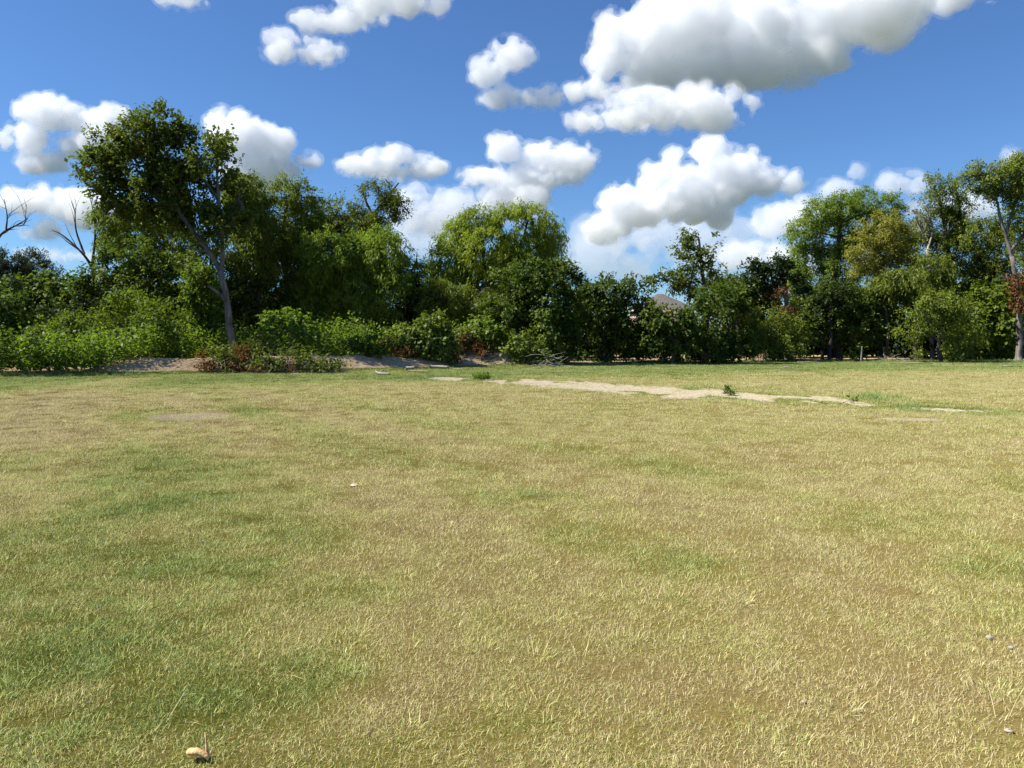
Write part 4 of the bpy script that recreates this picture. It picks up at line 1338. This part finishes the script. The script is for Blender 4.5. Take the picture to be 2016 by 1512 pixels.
def stick(name, label, pts, rads, mat, forks=(), seed=1, cat='branch', group=None):
    rng = np.random.default_rng(seed)
    P = np.array(pts, float)
    P[:, 2] += height(P[:, 0], P[:, 1])
    loc = P[0].copy()
    c = curve_pts(P, 9) - loc
    tb = Tubes()
    tb.add(c, np.interp(np.linspace(0, 1, len(c)), np.linspace(0, 1, len(rads)), rads), 8, .25, rng)
    o = tb.obj(name, mat, loc=None)
    o.location = loc
    tag(o, label, cat, group)
    for fk in forks:
        Q = np.array(fk[0], float)
        Q[:, 2] += height(Q[:, 0], Q[:, 1])
        c = curve_pts(Q, 6) - loc
        tb = Tubes(); tb.add(c, np.linspace(fk[1], fk[1] * .4, len(c)), 6, .2, rng)
        tb.obj('fork', mat, o)
    return o


def stone(name, label, px, py, r, flat=.6, seed=1, mat=None):
    rng = np.random.default_rng(seed)
    x, y = ground_pt(px, py)
    nu, nv = 12, 8
    V = []
    for j in range(nv + 1):
        th = math.pi * j / nv
        for i in range(nu):
            ph = 2 * math.pi * i / nu
            d = np.array([math.sin(th) * math.cos(ph), math.sin(th) * math.sin(ph), math.cos(th)])
            k = 1 + .45 * (vnoise3((d * 1.3 + seed * 3.7)[None])[0] - .5) + .18 * (vnoise3((d * 3.1 + seed)[None])[0] - .5)
            V.append(d * k * r * np.array([1.25, .9, flat]))
    Fq = [[j * nu + i, (j + 1) * nu + i, (j + 1) * nu + (i + 1) % nu, j * nu + (i + 1) % nu] for j in range(nv) for i in range(nu)]
    o = mesh_obj(name, np.array(V), np.array(Fq), mat or M_STONE, smooth=True)
    o.location = (x, y, float(height(x, y)) + r * flat * .35 + .006)
    o.rotation_euler = (0, 0, rng.random() * 6)
    return tag(o, label, 'stone')


def build_small():
    g = ground_pt
    x, y = g(865, 726)
    stick('log', 'pale barkless log lying in front of the vine mound', [(x - .5, y + .1, .09), (x, y + .12, .10), (x + .45, y + .05, .09)], [.085, .08, .07], M_LOG, seed=1, cat='log')
    x, y = g(806, 728)
    stick('log', 'short pale log piece left of the barkless log', [(x - .2, y + .1, .08), (x + .2, y + .2, .10)], [.07, .06], M_LOG, seed=2, cat='log')
    x, y = g(752, 738)
    stick('cut_branch', 'forked white branch lying at the edge of the grass left of the vine mound', [(x - .35, y + .35, .14), (x - .1, y + .1, .06), (x + .35, y - .1, .05)], [.04, .05, .035], M_LOG, [([(x - .1, y + .1, .06), (x - .05, y + .4, .18), (x + .15, y + .5, .12)], .03)], 3)
    x, y = g(825, 732)
    stick('cut_branch', 'thin curved stick on the dirt left of the log', [(x - .5, y + .2, .03), (x, y + .1, .05), (x + .5, y - .1, .03)], [.02, .022, .012], M_STICK, seed=4)
    x, y = g(905, 728)
    stick('cut_branch', 'thin stick on the brown litter right of the log', [(x - .4, y + .1, .03), (x, y, .05), (x + .5, y + .1, .03)], [.02, .018, .01], M_STICK, seed=5)
    x, y = g(1548, 727)
    stick('cut_branch', 'bent pale stick on the grass in front of the olive shrub', [(x - .35, y - .05, .03), (x, y + .05, .14), (x + .3, y, .04)], [.02, .022, .012], M_LOG, seed=6)
    x, y = g(1590, 714)
    stick('cut_branch', 'pale stick at the grass edge under the low dark tree', [(x - .8, y, .03), (x, y + .1, .05), (x + .8, y, .03)], [.025, .028, .015], M_LOG, seed=7)
    x, y = g(1800, 717)
    stick('cut_branch', 'long brown fallen branch in front of the drooping shrub', [(x - 1.2, y + .1, .04), (x, y, .07), (x + 1.1, y + .1, .04)], [.03, .032, .015], M_STICK, [([(x, y, .07), (x + .4, y + .3, .2), (x + .9, y + .4, .25)], .018)], 8)
    x, y = g(1900, 717)
    stick('cut_branch', 'brown stick lying left of the right-hand trunk', [(x - .7, y + .1, .04), (x, y, .06), (x + .7, y + .1, .03)], [.022, .024, .012], M_STICK, seed=9)
    x, y = g(1990, 722)
    stick('cut_branch', 'pale branch lying at the foot of the right-hand trunk', [(x - .5, y, .04), (x, y - .05, .07), (x + .6, y + .05, .04)], [.03, .032, .02], M_LOG, seed=10)
    x, y = g(1692, 712)
    stick('stump', 'thin grey broken stump beside the bright sapling', [(x + .15, y + .1, -.05), (x + .17, y + .1, .5), (x + .2, y + .12, 1.0)], [.07, .055, .04], BARK, seed=11, cat='stump')
    # stones near the camera and on the soil
    stone('stone', 'white rounded stone in the grass near the right edge', 1948, 1258, .016, .8, 1)
    stone('stone', 'small pale stone in the grass at lower right', 1582, 1384, .0085, .7, 2)
    stone('stone', 'flat pinkish stone half hidden right of the white stone', 1990, 1276, .014, .5, 3)
    stone('stone', 'pale stone in the worn spot at the lower right corner', 1985, 1440, .013, .6, 4)
    o = stone('litter_scrap', 'flat faded pink scrap lying in the mid field', 697, 956, .05, .12, 5, M_LITTER)
    o['category'] = 'litter'
    # split piece of pale wood with a splinter, at the bottom edge
    x, y = g(392, 1500)
    z = float(height(x, y))
    root = empty('wood_chip', (x, y, z))
    tag(root, 'pale split wood chip with an upright splinter at the bottom edge', 'wood chip')
    rng = np.random.default_rng(9)
    n = 9
    V = []
    for i in range(n):
        t = i / (n - 1)
        px = -.042 + .084 * t
        zc = .036 + .012 * math.sin(t * 3.0) - .018 * t
        wd = .018 + .004 * math.sin(t * 5)
        for (a, b) in ((-1, -.5), (-.6, .55), (.5, .6), (1, -.4)):
            V.append((px, a * wd - .01 * t, zc + b * .012 + rng.normal(0, .0012)))
    Fq = [[i * 4 + j, (i + 1) * 4 + j, (i + 1) * 4 + (j + 1) % 4, i * 4 + (j + 1) % 4] for i in range(n - 1) for j in range(4)]
    Fq += [[0, 1, 2, 3], [(n - 1) * 4 + k for k in (3, 2, 1, 0)]]
    mesh_obj('chip_body', np.array(V), np.array(Fq), M_CHIP, root)
    tb = Tubes()
    c = curve_pts([(.024, .02, .0), (.02, .022, .055), (.012, .03, .095)], 7)
    tb.add(c, np.linspace(.010, .001, len(c)), 5, .3, rng)
    tb.obj('splinter', M_CHIP, root)


build_small()


# ------------------------------------------------------------------ houses beyond the trees
M_ROOF = plain_mat('roof_shingle', (.085, .075, .068), (.15, .134, .122), 4, .95, .5)
M_WALL = plain_mat('house_brick', (.30, .20, .15), (.42, .30, .23), 5, .95, .3)
M_WALL2 = plain_mat('house_render', (.55, .50, .42), (.66, .61, .52), 2, .9, .1)
M_TRIM = plain_mat('house_trim', (.45, .38, .32), (.55, .48, .41), 2, .8, .1)
M_GLASS = plain_mat('window_glass', (.03, .035, .04), (.05, .06, .07), 1, .15, 0)


def box(c, s):
    cx, cy, cz = c; sx, sy, sz = s
    V = np.array([(cx + a * sx / 2, cy + b * sy / 2, cz + d * sz / 2) for d in (-1, 1) for b in (-1, 1) for a in (-1, 1)])
    Fq = np.array([[0, 2, 3, 1], [4, 5, 7, 6], [0, 1, 5, 4], [2, 6, 7, 3], [0, 4, 6, 2], [1, 3, 7, 5]])
    return V, Fq


def house(label, x, y, w, d, eave, ridge_h, ridge_half, wallm, rot=0.):
    root = empty('house', (x, y, 0))
    root.rotation_euler = (0, 0, rot)
    tag(root, label, 'house')
    V, Fq = box((0, 0, eave / 2 - .3), (w, d, eave + .6))
    wall = mesh_obj('wall', V, Fq, wallm, root)
    o = .45
    W, D = w / 2 + o, d / 2 + o
    V = np.array([(-W, -D, eave), (W, -D, eave), (W, D, eave), (-W, D, eave), (-W, -D, eave + .12), (W, -D, eave + .12), (W, D, eave + .12), (-W, D, eave + .12), (-ridge_half, 0, eave + ridge_h), (ridge_half, 0, eave + ridge_h)])
    quads = np.array([[3, 2, 1, 0], [4, 5, 9, 8], [6, 7, 8, 9]])
    tris = np.array([[5, 6, 9], [7, 4, 8]])
    roof = mesh_obj('roof', V, [quads, tris], M_ROOF, root)
    parts = []
    for (ax, ay, bx, by) in ((-W, -D - .012, W, -D - .012), (-W - .012, -D, -W - .012, D), (W + .012, -D, W + .012, D)):
        c = ((ax + bx) / 2, (ay + by) / 2, eave + .02)
        V, Fq = box(c, (max(.024, abs(bx - ax)), max(.024, abs(by - ay)), .2))
        mesh_obj('fascia', V, Fq, M_TRIM, root)
    for i, fx in enumerate((-.3, .3)):
        for zz in ((1.4, 4.2) if eave > 4 else (1.4,)):
            V, Fq = box((fx * w, -d / 2 - .03, zz), (1.3, .06, 1.5))
            win = mesh_obj('window', V, Fq, M_TRIM, root)
            V, Fq = box((fx * w, -d / 2 - .065, zz), (1.12, .02, 1.32))
            mesh_obj('pane', V, Fq, M_GLASS, win)
    return root


c = at(1318, 608, 95)
house('two-storey brick house with grey-brown hipped roof showing between the trees', c.x - .4, 99, 5.6, 8, c.z - .1, 2.15, .35, M_WALL, R(8))
c = at(952, 590, 100)
house('pale house glimpsed through gaps in the willow at centre', c.x, 106, 9, 8, 5.6, 2.4, 2.0, M_WALL2, R(-5))
c = at(545, 590, 100)
house('pale house glimpsed through gaps behind the leaning grey trunk', c.x, 108, 10, 8, 5.2, 2.4, 2.5, M_WALL2, R(4))
print('leaf quads', NLEAF[0])
